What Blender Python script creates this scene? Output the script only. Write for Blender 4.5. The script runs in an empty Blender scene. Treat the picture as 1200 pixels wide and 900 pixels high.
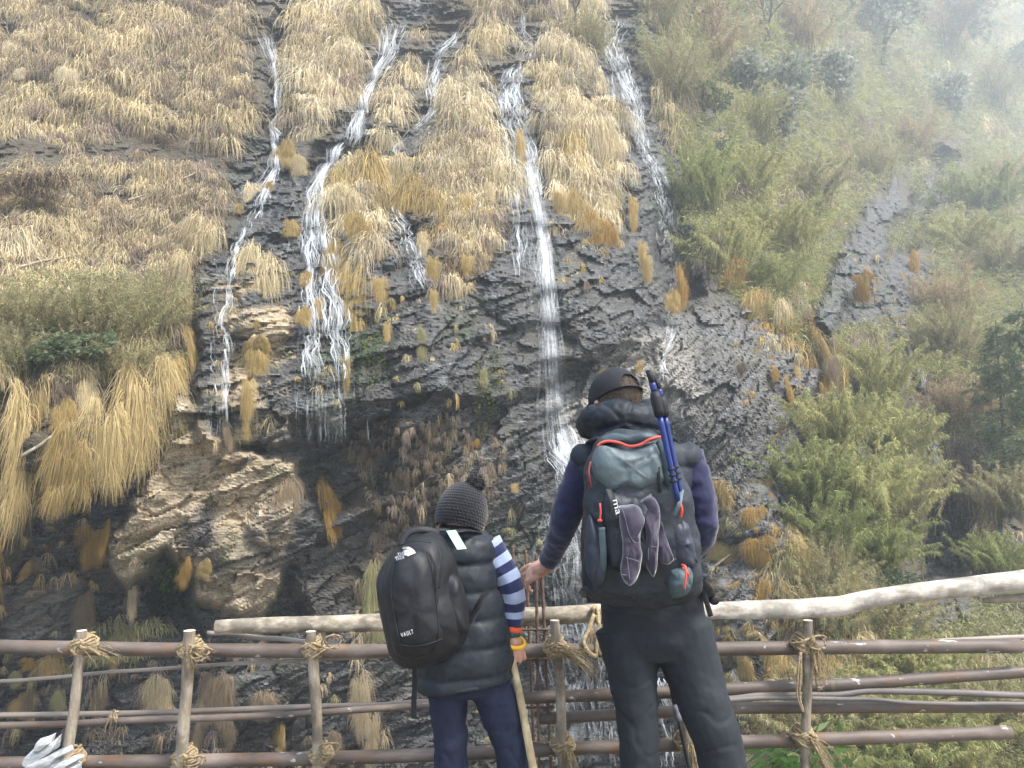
import bpy, bmesh, math, random
import numpy as np
from mathutils import Vector, Matrix, Quaternion
random.seed(7)
RNG = np.random.default_rng(11)
SC = bpy.context.scene
COL = SC.collection
R = math.radians
PI = math.pi

# ------------------------------------------------------------------ camera
CAM_H, PITCH, FPX = 1.45, R(6.0), 906.0          # focal length in pixels of a 1200 wide picture
cam_d = bpy.data.cameras.new('camera'); cam = bpy.data.objects.new('camera', cam_d); COL.objects.link(cam)
cam.location = (0, 0, CAM_H); cam.rotation_euler = (R(90) + PITCH, 0, 0)
cam_d.sensor_width = 36; cam_d.lens = 36 * FPX / 1200; cam_d.clip_start = 0.05; cam_d.clip_end = 900
SC.camera = cam
CP, SP = math.cos(PITCH), math.sin(PITCH)

def ray(px, py):
    a = (np.asarray(px, float) - 600) / FPX; b = (450 - np.asarray(py, float)) / FPX
    return a, CP - SP * b, SP + CP * b
def at(px, py, Y):
    """the place that lies Y metres ahead, seen at photo pixel (px, py)"""
    x, y, z = ray(px, py); t = Y / y
    return Vector((float(x * t), float(Y), float(CAM_H + z * t)))

# ------------------------------------------------------------------ helpers
def tag(o, label=None, cat=None, group=None, kind=None):
    if label: o['label'] = label
    if cat: o['category'] = cat
    if group: o['group'] = group
    if kind: o['kind'] = kind
    return o
def empty(name, loc, label=None, cat=None, group=None):
    o = bpy.data.objects.new(name, None); COL.objects.link(o); o.location = loc
    o.empty_display_size = 0.1
    return tag(o, label, cat, group)
def link(name, me, mat=None, parent=None, loc=(0, 0, 0)):
    o = bpy.data.objects.new(name, me); COL.objects.link(o); o.location = loc
    if mat is not None:
        if isinstance(mat, (list, tuple)):
            for m in mat: me.materials.append(m)
        elif not me.materials: me.materials.append(mat)
    if parent: o.parent = parent
    return o
def mesh_np(name, V, F, smooth=True, cols=None, uv=None, matidx=None):
    """V (n,3), F (m,k) of one face size (or a list of such arrays); cols = {attribute: (n,3) or (n,)}"""
    me = bpy.data.meshes.new(name)
    V = np.ascontiguousarray(V, np.float32)
    Fs = F if isinstance(F, list) else [F]
    Fs = [np.asarray(f, np.int32) for f in Fs if len(f)]
    me.vertices.add(len(V)); me.vertices.foreach_set('co', V.ravel())
    tot = sum(f.size for f in Fs); npoly = sum(len(f) for f in Fs)
    me.loops.add(tot); me.loops.foreach_set('vertex_index', np.concatenate([f.ravel() for f in Fs]))
    me.polygons.add(npoly)
    sizes = np.concatenate([np.full(len(f), f.shape[1], np.int32) for f in Fs])
    st = np.concatenate([[0], np.cumsum(sizes)[:-1]]).astype(np.int32)
    me.polygons.foreach_set('loop_start', st)
    me.polygons.foreach_set('use_smooth', np.full(npoly, smooth, bool))
    if matidx is not None: me.polygons.foreach_set('material_index', np.asarray(matidx, np.int32))
    me.update(calc_edges=True)
    for k, c in (cols or {}).items():
        c = np.asarray(c, np.float32)
        if c.ndim == 1:
            a = me.attributes.new(k, 'FLOAT', 'POINT'); a.data.foreach_set('value', c)
        else:
            a = me.attributes.new(k, 'FLOAT_COLOR', 'POINT')
            a.data.foreach_set('color', np.concatenate([c, np.ones((len(c), 1), np.float32)], 1).ravel())
    me.validate()
    return me

# ------------------------------------------------------------------ noise (numpy)
def _h(ix, iy, iz, s):
    h = (ix * 374761393 + iy * 668265263 + iz * 2147483647 + s * 974634777) & 0xffffffff
    h = ((h ^ (h >> 13)) * 1274126177) & 0xffffffff
    h = ((h ^ (h >> 15)) * 2246822519) & 0xffffffff
    return ((h ^ (h >> 16)) & 0xffff) / 65535.0
def vnoise(x, y, z=0.0, s=0):
    x, y, z = np.broadcast_arrays(np.asarray(x, float), np.asarray(y, float), np.asarray(z, float))
    ix, iy, iz = [np.floor(a).astype(np.int64) for a in (x, y, z)]
    fx, fy, fz = x - ix, y - iy, z - iz
    ux, uy, uz = [f * f * f * (f * (f * 6 - 15) + 10) for f in (fx, fy, fz)]
    r = 0
    for dx in (0, 1):
        wx = ux if dx else 1 - ux
        for dy in (0, 1):
            wy = uy if dy else 1 - uy
            for dz in (0, 1):
                wz = uz if dz else 1 - uz
                r = r + wx * wy * wz * _h(ix + dx, iy + dy, iz + dz, s)
    return r * 2 - 1
def fbm(x, y, z=0.0, s=0, oct=4, gain=.5):
    r = 0; a = 1; t = 0
    for k in range(oct):
        f = 2.03 ** k
        r = r + a * vnoise(np.asarray(x) * f, np.asarray(y) * f, np.asarray(z) * f, s + 17 * k); t += a; a *= gain
    return r / t
def facets(x, y, s=0):
    """broken plates: every cell of a jittered grid gets its own height and tilt; returns height, edge distance"""
    ix, iy = np.floor(x).astype(np.int64), np.floor(y).astype(np.int64)
    best = np.full(x.shape, 9.0); sec = np.full(x.shape, 9.0); hh = np.zeros(x.shape)
    for dx in (-1, 0, 1):
        for dy in (-1, 0, 1):
            cx, cy = ix + dx, iy + dy
            ox = cx + _h(cx, cy, 1, s); oy = cy + _h(cx, cy, 2, s)
            d = (x - ox) ** 2 + (y - oy) ** 2
            v = (_h(cx, cy, 3, s) - .5) + (x - ox) * (_h(cx, cy, 4, s) - .5) * 1.3 + (y - oy) * (_h(cx, cy, 5, s) - .5) * 1.3
            nb = d < best
            sec = np.where(nb, best, np.minimum(sec, d)); hh = np.where(nb, v, hh); best = np.where(nb, d, best)
    return hh, np.sqrt(sec) - np.sqrt(best)
def sstep(a, b, x):
    t = np.clip((x - a) / (b - a), 0, 1); return t * t * (3 - 2 * t)
def poly_sd(px, py, pts):
    """signed distance to a polygon, positive inside"""
    pts = np.asarray(pts, float); n = len(pts)
    d = np.full(px.shape, 1e9); ins = np.zeros(px.shape, bool)
    for i in range(n):
        (x0, y0), (x1, y1) = pts[i], pts[(i + 1) % n]
        ex, ey = x1 - x0, y1 - y0
        t = np.clip(((px - x0) * ex + (py - y0) * ey) / (ex * ex + ey * ey + 1e-9), 0, 1)
        d = np.minimum(d, (px - x0 - t * ex) ** 2 + (py - y0 - t * ey) ** 2)
        c = ((y0 > py) != (y1 > py)) & (px < (x1 - x0) * (py - y0) / (y1 - y0 + 1e-12) + x0)
        ins ^= c
    d = np.sqrt(d); return np.where(ins, d, -d)

# ------------------------------------------------------------------ materials
def new_mat(name):
    m = bpy.data.materials.new(name); m.use_nodes = True
    nt = m.node_tree; nt.nodes.clear()
    out = nt.nodes.new('ShaderNodeOutputMaterial')
    return m, nt, out
def N(nt, typ, **kw):
    n = nt.nodes.new(typ)
    for k, v in kw.items():
        if k.startswith('i_'):
            key = k[2:]
            n.inputs[int(key) if key.isdigit() else key.replace('_', ' ')].default_value = v
        else: setattr(n, k, v)
    return n
def c4(c): return (c[0], c[1], c[2], 1)
def mixc(nt, fac, a, b):
    n = nt.nodes.new('ShaderNodeMix'); n.data_type = 'RGBA'
    for sock, v in ((n.inputs[0], fac), (n.inputs[6], a), (n.inputs[7], b)):
        if hasattr(v, 'is_output'): nt.links.new(v, sock)
        elif isinstance(v, (tuple, list)): sock.default_value = c4(v)
        else: sock.default_value = v
    return n.outputs[2]
def ramp(nt, fac, stops):
    n = nt.nodes.new('ShaderNodeValToRGB'); e = n.color_ramp.elements
    while len(e) > 1: e.remove(e[-1])
    e[0].position = stops[0][0]; e[0].color = c4(stops[0][1]) if not isinstance(stops[0][1], (int, float)) else (stops[0][1],) * 3 + (1,)
    for p, c in stops[1:]:
        q = e.new(p); q.color = c4(c) if not isinstance(c, (int, float)) else (c, c, c, 1)
    nt.links.new(fac, n.inputs[0]); return n.outputs[0]
def noise(nt, scale, detail=4, rough=.55, vec=None, dist=0.0):
    n = N(nt, 'ShaderNodeTexNoise'); n.inputs['Scale'].default_value = scale
    n.inputs['Detail'].default_value = detail; n.inputs['Roughness'].default_value = rough; n.inputs['Distortion'].default_value = dist
    if vec is not None: nt.links.new(vec, n.inputs['Vector'])
    return n.outputs[0]
def objvec(nt, scale=(1, 1, 1), rot=(0, 0, 0)):
    t = N(nt, 'ShaderNodeTexCoord'); m = N(nt, 'ShaderNodeMapping')
    m.inputs['Scale'].default_value = scale; m.inputs['Rotation'].default_value = rot
    nt.links.new(t.outputs['Object'], m.inputs['Vector']); return m.outputs[0]
def bump(nt, h, strength=.4, dist=.02, prev=None):
    b = N(nt, 'ShaderNodeBump'); b.inputs['Strength'].default_value = strength; b.inputs['Distance'].default_value = dist
    nt.links.new(h, b.inputs['Height'])
    if prev is not None: nt.links.new(prev, b.inputs['Normal'])
    return b.outputs[0]
def principled(nt, out, col, rough=.6, normal=None, spec=.5, metal=0.0, sheen=0.0):
    p = N(nt, 'ShaderNodeBsdfPrincipled')
    for sock, v in (('Base Color', col), ('Roughness', rough), ('Metallic', metal), ('Specular IOR Level', spec)):
        if hasattr(v, 'is_output'): nt.links.new(v, p.inputs[sock])
        elif isinstance(v, (tuple, list)): p.inputs[sock].default_value = c4(v)
        else: p.inputs[sock].default_value = v
    if sheen: p.inputs['Sheen Weight'].default_value = sheen
    if normal is not None: nt.links.new(normal, p.inputs['Normal'])
    nt.links.new(p.outputs[0], out.inputs[0]); return p
def attr(nt, name, col=True):
    n = N(nt, 'ShaderNodeAttribute'); n.attribute_name = name
    return n.outputs['Color'] if col else n.outputs['Fac']

# ------------------------------------------------------------------ light, air, sky
SUN_EL, SUN_AZ = R(56), R(122)                      # azimuth clockwise from straight ahead (+Y)
world = bpy.data.worlds.new('World'); SC.world = world; world.use_nodes = True
wn = world.node_tree; bg = wn.nodes['Background']
sky = wn.nodes.new('ShaderNodeTexSky'); sky.sky_type = 'NISHITA'; sky.sun_disc = False
sky.sun_elevation = SUN_EL; sky.sun_rotation = SUN_AZ; sky.air_density = 1.0; sky.dust_density = 3.0; sky.ozone_density = 1.0
wn.links.new(sky.outputs[0], bg.inputs[0]); bg.inputs[1].default_value = 0.15
sd = bpy.data.lights.new('sun', 'SUN'); sd.energy = 4.2; sd.angle = R(9); sd.color = (1, .955, .885)
sun = bpy.data.objects.new('sun', sd); COL.objects.link(sun)
sdir = Vector((math.sin(SUN_AZ) * math.cos(SUN_EL), math.cos(SUN_AZ) * math.cos(SUN_EL), math.sin(SUN_EL)))
sun.rotation_euler = sdir.to_track_quat('Z', 'Y').to_euler(); sun.location = (10, 5, 30)
vs = SC.view_settings; vs.view_transform = 'Standard'; vs.look = 'None'; vs.gamma = 1; vs.exposure = 1.5; vs.use_curve_mapping = False
SC.cycles.use_denoising = True
SC.cycles.max_bounces = 6; SC.cycles.diffuse_bounces = 3; SC.cycles.transparent_max_bounces = 24
SC.cycles.transmission_bounces = 3; SC.cycles.volume_bounces = 1; SC.cycles.glossy_bounces = 2
SC.cycles.use_adaptive_sampling = True; SC.cycles.adaptive_threshold = 0.02

# ------------------------------------------------------------------ the cliff: macro shape from control depths
CTRL = [
 (-250,-200,28),(-250,0,22),(-250,200,17),(-250,400,12.8),(-250,560,12),(-250,700,13.6),(-250,900,14.6),(-250,1020,15.2),
 (100,-200,30),(100,0,23.5),(100,200,18.7),(100,400,13.8),(100,550,13.2),(100,700,14.6),(100,900,15.0),(100,1020,15.4),
 (350,-200,33),(350,0,25.5),(350,200,20.2),(350,350,16.8),(350,480,15.3),(350,600,15.4),(350,750,15.4),(350,900,15.6),(350,1020,15.8),
 (520,-200,36),(520,0,27.5),(520,200,21.2),(520,400,16.8),(520,520,16.0),(520,640,16.4),(520,900,16.2),(520,1020,16.2),
 (650,-200,40),(650,0,30),(650,200,23.4),(650,400,18.4),(650,550,17.2),(650,700,16.8),(650,900,16.3),(650,1020,16),
 (780,-200,47),(780,0,34),(780,200,26.5),(780,400,20.5),(780,600,18.4),(780,750,16.6),(780,900,15.4),(780,1020,15),
 (950,-200,58),(950,0,43),(950,200,31.5),(950,400,22.6),(950,550,19.2),(950,700,15.6),(950,900,12.9),(950,1020,12),
 (1100,-200,72),(1100,0,56),(1100,200,41),(1100,400,28.5),(1100,550,23),(1100,700,17.4),(1100,900,12.6),(1100,1020,11.5),
 (1230,-200,82),(1230,0,66),(1230,200,47),(1230,400,29),(1230,550,22.5),(1230,700,17),(1230,900,12.6),(1230,1020,11.5),
 (1460,-200,90),(1460,0,70),(1460,200,48),(1460,400,29),(1460,600,20),(1460,900,12.6),(1460,1020,11.5)]
_c = np.array(CTRL, float); _c[:, 2] *= 1 + 1.5 * np.clip((_c[:, 0] - 760) / 440, 0, 1) * np.clip((420 - _c[:, 1]) / 420, 0, 1); _cp = _c[:, :2] / 400.0
def _tps(r2): return np.where(r2 > 0, r2 * np.log(r2 + 1e-12), 0)
_n = len(_c)
_K = _tps(((_cp[:, None] - _cp[None]) ** 2).sum(-1)) + np.eye(_n) * 2e-3
_Pm = np.concatenate([np.ones((_n, 1)), _cp], 1)
_A = np.block([[_K, _Pm], [_Pm.T, np.zeros((3, 3))]])
_w = np.linalg.solve(_A, np.concatenate([np.log(_c[:, 2]), np.zeros(3)]))
def macro(px, py):
    qx, qy = px / 400.0, py / 400.0
    r = _w[_n] + _w[_n + 1] * qx + _w[_n + 2] * qy
    for i in range(_n):
        r = r + _w[i] * _tps((qx - _cp[i, 0]) ** 2 + (qy - _cp[i, 1]) ** 2)
    return np.exp(r)

STEP = 2.3
U = np.arange(-260, 1461, STEP); Vv = np.arange(-200, 1021, STEP)
GX, GY = np.meshgrid(U, Vv)
WX = GX + 16 * fbm(GX / 60, GY / 60, 0, 3) + 5 * fbm(GX / 14, GY / 14, 0, 4)
WY = GY + 16 * fbm(GX / 60, GY / 60, 5, 5) + 5 * fbm(GX / 14, GY / 14, 5, 6)
def region(pts, soft=10, warp=True):
    sd_ = poly_sd(WX if warp else GX, WY if warp else GY, pts)
    return sstep(-soft, soft, sd_)

P_LEFT = [(-260,-200),(330,-200),(318,60),(312,140),(268,200),(270,270),(222,360),(196,455),(150,560),(118,585),(90,545),(40,600),(20,660),(-260,760)]
P_WET = [(232,330),(270,260),(330,150),(400,130),(480,170),(600,60),(690,60),(790,200),(800,345),(740,395),(640,455),(560,468),(500,462),(440,482),(395,505),(345,520),(240,520)]
P_TAN = [(215,452),(262,520),(345,545),(352,600),(335,690),(300,722),(232,702),(196,640),(150,690),(128,640),(172,560)]
P_CAVE1 = [(345,500),(400,505),(470,480),(455,560),(395,600),(350,565)]
P_CAVE2 = [(285,715),(345,672),(365,730),(310,765)]
P_CAVE3 = [(170,690),(215,680),(225,735),(180,740)]
P_UNDER = [(400,500),(560,470),(620,520),(560,600),(540,760),(360,1020),(-260,1020),(-260,740),(160,700),(300,740),(370,640)]
P_GUL1 = [(1088,165),(1112,172),(1098,240),(1075,300),(1055,296)]
P_GUL2 = [(1105,555),(1165,530),(1172,590),(1140,665),(1080,690),(1085,600)]
P_STEP = [(788,215),(812,240),(822,350),(795,365),(775,310)]
P_RIB = [(1008,240),(1050,200),(1060,240),(1018,318),(978,388),(955,375)]
P_ROCKR = [(760,395),(860,345),(985,400),(960,460),(905,560),(930,640),(900,760),(830,760),(800,520)]
FALLS = {  # photo pixel course and width of every waterfall: (x, y, width)
 'thin': [(308,44,26),(318,80,26),(324,110,20),(322,150,16),(327,185,12),(318,215,16),(300,250,18),(281,285,8),(268,335,11),(266,400,9),(262,505,7)],
 'fork': [(462,34,26),(452,70,22),(438,95,12),(425,130,13),(414,160,15),(388,186,13),(372,225,20),(366,265,26),(368,300,38),(384,340,34),(396,400,24),(402,480,22)],
 'crest': [(494,-10,18),(488,10,20),(478,24,14)],
 'third': [(538,44,14),(515,66,22),(508,100,18),(506,140,14),(484,162,10),(462,180,7),(459,215,9),(464,255,20),(482,300,24),(496,340,22)],
 'main': [(611,14,10),(613,45,9),(622,62,8),(603,86,20),(595,115,34),(606,150,34),(618,190,24),(628,235,17),(638,290,15),(642,350,19),(647,420,27),(651,490,38),(662,548,52)],
 'east': [(722,28,34),(712,55,26),(722,85,22),(738,120,26),(742,150,18),(754,185,17),(772,215,20),(782,250,30),(788,290,34)],
}
def along(pts, n):
    p = np.array(pts, float); L = np.concatenate([[0], np.cumsum(np.hypot(*np.diff(p[:, :2], axis=0).T))])
    t = np.linspace(0, L[-1], n); return np.stack([np.interp(t, L, p[:, k]) for k in range(p.shape[1])], -1)
def fall_mask(px, py, grow=0.0):
    r = np.zeros(np.shape(px))
    for pts in FALLS.values():
        for x, y, w in along(pts, 60):
            r = np.maximum(r, ((px - x) ** 2 + (py - y) ** 2) < (w * .55 + grow) ** 2)
    return r
M_left, M_wet, M_tan = region(P_LEFT, 9), region(P_WET, 8), region(P_TAN, 8)
M_cave = np.clip(region(P_CAVE1, 16) + region(P_CAVE2, 12) + region(P_CAVE3, 12), 0, 1)
M_under = region(P_UNDER, 20)
M_gul1, M_gul2, M_step, M_rib, M_rockr = region(P_GUL1, 7), region(P_GUL2, 12), region(P_STEP, 8), region(P_RIB, 8), region(P_ROCKR, 12)

def blur(a, k):
    for _ in range(k):
        a = (np.roll(a, 1, 0) + np.roll(a, -1, 0) + a * 2 + np.roll(a, 1, 1) + np.roll(a, -1, 1)) / 6
    return a
P_UP = [(318,-200),(745,-200),(742,40),(735,60),(722,215),(700,270),(650,235),(640,190),(600,180),(590,260),(556,300),(520,330),(480,270),(430,300),(398,262),(352,160),(325,130)]
M_ch = blur(fall_mask(WX, WY, 7).astype(float), 2)
D0 = macro(GX, GY)
D = D0 - 0.75 * M_left - 0.7 * M_wet - 0.75 * M_tan + .95 * M_cave + 12 * M_gul1 + 4.5 * M_gul2 + 1.8 * M_step - 3.2 * M_rib - 0.5 * M_rockr
# boulders that bulge out of the face
for bx, by, br, bd in ((305,385,34,.55),(270,650,50,.35),(170,205,40,.4),(60,250,45,.45),(450,290,34,.4),(900,640,36,.6),(860,690,32,.6),(600,330,60,.45),(720,380,60,.55),(500,420,50,.4),(880,600,40,.5),(1030,330,40,1.2),(1015,120,60,1.5),(850,250,60,1.3),(990,560,90,1.4),(1130,420,60,1.5),(700,640,70,.35),(330,610,46,.45)):
    q = 1 - ((WX - bx) / br) ** 2 - ((WY - by) / (br * .8)) ** 2
    D = D - bd * np.sqrt(np.clip(q, 0, 1))
rx, ry, rz = ray(GX, GY)
def place(Dp): t = Dp / ry; return np.stack([rx * t, Dp, CAM_H + rz * t], -1)
P0 = place(D)
X, Z = P0[..., 0], P0[..., 2]
# bedding runs up to the right; steeper on the right hand face
ang = R(24) + R(16) * sstep(700, 950, GX)
ca, sa = np.cos(ang), np.sin(ang)
S, T = X * ca + Z * sa, -X * sa + Z * ca
lum = .6 + .7 * sstep(-.3, .6, fbm(X / 2.5, Z / 2.5, 1, 21))
f1, e1 = facets(S / 2.3 + .25 * fbm(X, Z, 0, 8), T / .85 + .3 * fbm(X, Z, 0, 9), 31)
f2, e2 = facets(S / .75 + .2 * fbm(X * 2, Z * 2, 0, 10), T / .24 + .3 * fbm(X * 2, Z * 2, 0, 12), 32)
f3, e3 = facets(S / .26, T / .10, 33)
lay = np.abs(vnoise(S * .35, T * 5.5, 0, 40)) + .6 * np.abs(vnoise(S * .8, T * 12, 0, 41))
rockamp = 1 - .55 * M_left
scl = np.clip(D / 16, .8, 2.2)
soilish = np.clip(M_left + sstep(780, 900, GX + .25 * (GY - 300)) * (1 - M_rockr) * (1 - M_rib) + .6 * M_tan, 0, 1)
disp = rockamp * (.74 * f1 + .32 * f2 + .12 * f3 * lum + .21 * lay * lum - .10 * (1 - soilish) * sstep(-.1, .4, fbm(X * .7, Z * .7, 0, 77)) * sstep(.06, 0, e1) - .10 * sstep(.09, 0, e2)) + .55 * fbm(X / 3, Z / 3, 2, 22, 5)
veg_r = sstep(780, 900, GX + .25 * (GY - 300)) * (1 - M_rockr) * (1 - M_rib) * (1 - region([(600, 385), (960, 400), (925, 560), (925, 700), (850, 900), (820, 1020), (560, 1020)], 18)) * (1 - region([(985, 290), (1075, 280), (1095, 335), (1050, 390), (985, 390)], 8)) * (1 - region([(1040, 690), (1110, 665), (1145, 720), (1060, 750)], 8)) * (1 - M_gul1) * (1 - M_gul2)
disp = disp + M_left * (.75 * fbm(X / 2.1, Z / 2.6, 9, 24, 4) - .5 * sstep(.75, .95, 1 - np.abs(vnoise(X / 1.7 + .35 * fbm(X, Z, 0, 26), Z / 7, 0, 25))))
disp = disp + region(P_UP, 10) * (1 - M_ch) * (.15 + .55 * fbm(X / 1.3, Z / 1.6, 9, 27, 3)) - .28 * M_ch
disp = disp * (1 - .45 * veg_r) + veg_r * .8 * fbm(X / 2.5, Z / 2.5, 3, 23, 5)
disp = disp + M_tan * (.12 * fbm(X * 1.6, Z * 1.6, 0, 51, 5) + .05 * fbm(X * 6, Z * 6, 0, 52, 3))
PG = place(D - disp * np.clip(D / 20, .75, 1.6) * .8)
def grid_normals(G):
    du = np.gradient(G, axis=1); dv = np.gradient(G, axis=0)
    n = np.cross(dv, du); n /= np.linalg.norm(n, axis=-1, keepdims=True) + 1e-9
    flip = (n * (G - np.array([0, 0, CAM_H]))).sum(-1) > 0
    n[flip] *= -1; return n
# smoothed normals for planting
NG = grid_normals(blur(PG, 6))
H_, W_ = GX.shape
def samp(A, px, py):
    u = np.clip((np.asarray(px, float) - U[0]) / STEP, 0, W_ - 1.001); v = np.clip((np.asarray(py, float) - Vv[0]) / STEP, 0, H_ - 1.001)
    i, j = v.astype(int), u.astype(int); fv, fu = v - i, u - j
    if A.ndim == 3: fv, fu = fv[..., None], fu[..., None]
    return (A[i, j] * (1 - fu) + A[i, j + 1] * fu) * (1 - fv) + (A[i + 1, j] * (1 - fu) + A[i + 1, j + 1] * fu) * fv
def surf(px, py): return samp(PG, px, py), samp(NG, px, py)

# what the rock is made of, place by place
tanp = np.clip(M_tan * sstep(-.75, -.05, fbm(X * .8, Z * .8, 0, 60, 5)) + region([(265,330),(330,330),(345,520),(270,520)], 14) * sstep(-.1, .35, fbm(X * 1.3, Z * 1.3, 0, 61, 5)) + .9 * region([(270,362),(335,362),(340,395),(300,405),(268,390)], 8), 0, 1)
pale = np.clip(region([(640,470),(700,440),(745,395),(800,400),(830,470),(720,545),(690,540)], 18) * .85 + M_rockr * .18 + region([(0,690),(100,680),(95,740),(0,760)], 20) * .4, 0, 1)
moss = np.clip(sstep(.15, .5, fbm(X * .9, Z * .9, 7, 62, 5)) * (.35 + .65 * region([(540,400),(600,380),(590,480),(520,500)], 25) + .6 * region([(390,330),(470,330),(470,440),(400,450)], 25) + .5 * region([(150,560),(260,640),(330,720),(180,740)], 30)), 0, 1)
soil = np.clip(M_left * .95 + veg_r * .9 + region(P_UP, 8) * (1 - M_ch) * .9, 0, 1)
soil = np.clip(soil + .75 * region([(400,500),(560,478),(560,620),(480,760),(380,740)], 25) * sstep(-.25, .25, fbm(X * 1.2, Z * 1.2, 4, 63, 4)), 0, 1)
wet = np.clip(M_wet + region([(560,420),(860,380),(860,1020),(540,1020)], 30), 0, 1)

idx = np.arange(H_ * W_).reshape(H_, W_)
quads = np.stack([idx[:-1, :-1], idx[1:, :-1], idx[1:, 1:], idx[:-1, 1:]], -1).reshape(-1, 4)
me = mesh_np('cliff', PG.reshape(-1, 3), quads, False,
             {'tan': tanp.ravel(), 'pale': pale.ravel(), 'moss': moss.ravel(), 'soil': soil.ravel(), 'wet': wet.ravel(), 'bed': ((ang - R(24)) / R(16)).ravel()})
m, nt, out = new_mat('wet_schist')
v = objvec(nt)
vs1 = objvec(nt, (1.0, 1.0, 7.0), (0, R(26), 0)); vs2 = objvec(nt, (1.0, 1.0, 7.0), (0, R(42), 0))
mv = N(nt, 'ShaderNodeMix', data_type='VECTOR'); nt.links.new(attr(nt, 'bed', False), mv.inputs[0]); nt.links.new(vs1, mv.inputs[4]); nt.links.new(vs2, mv.inputs[5])
vbed = mv.outputs[1]
n_big = noise(nt, 1.1, 6, .65, v); n_bed = noise(nt, 2.4, 7, .62, vbed, .4); n_fine = noise(nt, 9, 8, .7, v)
base = ramp(nt, n_bed, [(.30, (.022, .024, .025)), (.45, (.055, .058, .059)), (.58, (.115, .117, .115)), (.72, (.34, .335, .315))])
base = mixc(nt, ramp(nt, n_big, [(.4, 0), (.68, .65)]), base, (.115, .098, .07))
n_sp = noise(nt, 26, 6, .75, v)
base = mixc(nt, 1.0, base, ramp(nt, n_sp, [(.36, .25), (.5, .72), (.62, 1.5)])); base.node.blend_type = 'MULTIPLY'
palec = ramp(nt, n_bed, [(.3, (.12, .115, .105)), (.55, (.34, .315, .275)), (.75, (.52, .48, .42))])
base = mixc(nt, attr(nt, 'pale', False), base, palec)
tanc = ramp(nt, noise(nt, 3.2, 8, .68, v), [(.3, (.14, .105, .065)), (.46, (.39, .30, .19)), (.62, (.56, .46, .32)), (.8, (.68, .61, .48))])
tanc = mixc(nt, 1.0, tanc, ramp(nt, n_sp, [(.34, .3), (.46, .9), (.62, 1.35)])); tanc.node.blend_type = 'MULTIPLY'
tanc = mixc(nt, ramp(nt, noise(nt, 1.3, 5, .6, v, .5), [(.5, 0), (.7, .8)]), tanc, (.16, .15, .08))
base = mixc(nt, attr(nt, 'tan', False), base, tanc)
mossc = ramp(nt, n_fine, [(.35, (.02, .032, .008)), (.65, (.085, .12, .022))])
mm = N(nt, 'ShaderNodeMath', operation='MULTIPLY'); nt.links.new(attr(nt, 'moss', False), mm.inputs[0]); nt.links.new(ramp(nt, n_fine, [(.42, 0), (.58, .95)]), mm.inputs[1])
base = mixc(nt, mm.outputs[0], base, mossc)
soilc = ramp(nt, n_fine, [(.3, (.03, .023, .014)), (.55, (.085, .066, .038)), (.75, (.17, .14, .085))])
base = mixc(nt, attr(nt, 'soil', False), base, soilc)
rg = mixc(nt, attr(nt, 'wet', False), (.75, .75, .75), ramp(nt, n_big, [(.35, .16), (.65, .42)]))
nb = bump(nt, n_bed, .8, .12); nb = bump(nt, n_fine, .6, .05, nb); nb = bump(nt, n_sp, .5, .025, nb)
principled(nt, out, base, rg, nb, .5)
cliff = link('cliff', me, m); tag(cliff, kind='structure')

# ------------------------------------------------------------------ ground: the path and the drop behind the fence
gx = np.linspace(-70, 70, 120); gy = np.concatenate([np.linspace(-80, 0, 30), np.linspace(.3, 6.5, 60), np.linspace(7, 26, 20)])
AX, AY = np.meshgrid(gx, gy)
GZ = .03 * fbm(AX * 2, AY * 2, 0, 70) - 6.6 * sstep(3.55, 6.2, AY + .2 * fbm(AX, AY, 0, 71)) + .35 * sstep(3.6, 8, AY) * fbm(AX, AY, 0, 72)
ii = np.arange(AX.size).reshape(AX.shape)
gq = np.stack([ii[:-1, :-1], ii[:-1, 1:], ii[1:, 1:], ii[1:, :-1]], -1).reshape(-1, 4)
m, nt, out = new_mat('trodden_earth')
v = objvec(nt); nf = noise(nt, 6, 8, .7, v)
principled(nt, out, ramp(nt, nf, [(.3, (.09, .075, .055)), (.6, (.20, .175, .14)), (.8, (.3, .28, .25))]), .9, bump(nt, nf, .6, .03))
ground = link('path', mesh_np('path', np.stack([AX, AY, GZ], -1).reshape(-1, 3), gq), m); tag(ground, kind='structure')

# ------------------------------------------------------------------ haze
HZ = 0.0034
bmh = bmesh.new(); bmesh.ops.create_cube(bmh, size=1)
hm = bpy.data.meshes.new('haze'); bmh.to_mesh(hm); bmh.free()
m, nt, out = new_mat('haze')
pv = N(nt, 'ShaderNodeVolumePrincipled'); pv.inputs['Density'].default_value = HZ; pv.inputs['Color'].default_value = (.86, .94, 1.0, 1); pv.inputs['Anisotropy'].default_value = .35
nt.links.new(pv.outputs[0], out.inputs['Volume'])
haze = link('haze', hm, m); tag(haze, kind='stuff')
hz_lo = np.array([-75., -81., -9.]); hz_hi = np.array([110., 100., 1.])
hz_lo[0] = min(hz_lo[0], PG[..., 0].min() - 1); hz_hi = np.array([max(75, PG[..., 0].max() + 1), PG[..., 1].max() + 2, PG[..., 2].max() + 3])
hz_lo[2] = min(PG[..., 2].min(), GZ.min()) - 1
haze.scale = tuple(hz_hi - hz_lo); haze.location = tuple((hz_hi + hz_lo) / 2)

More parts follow.
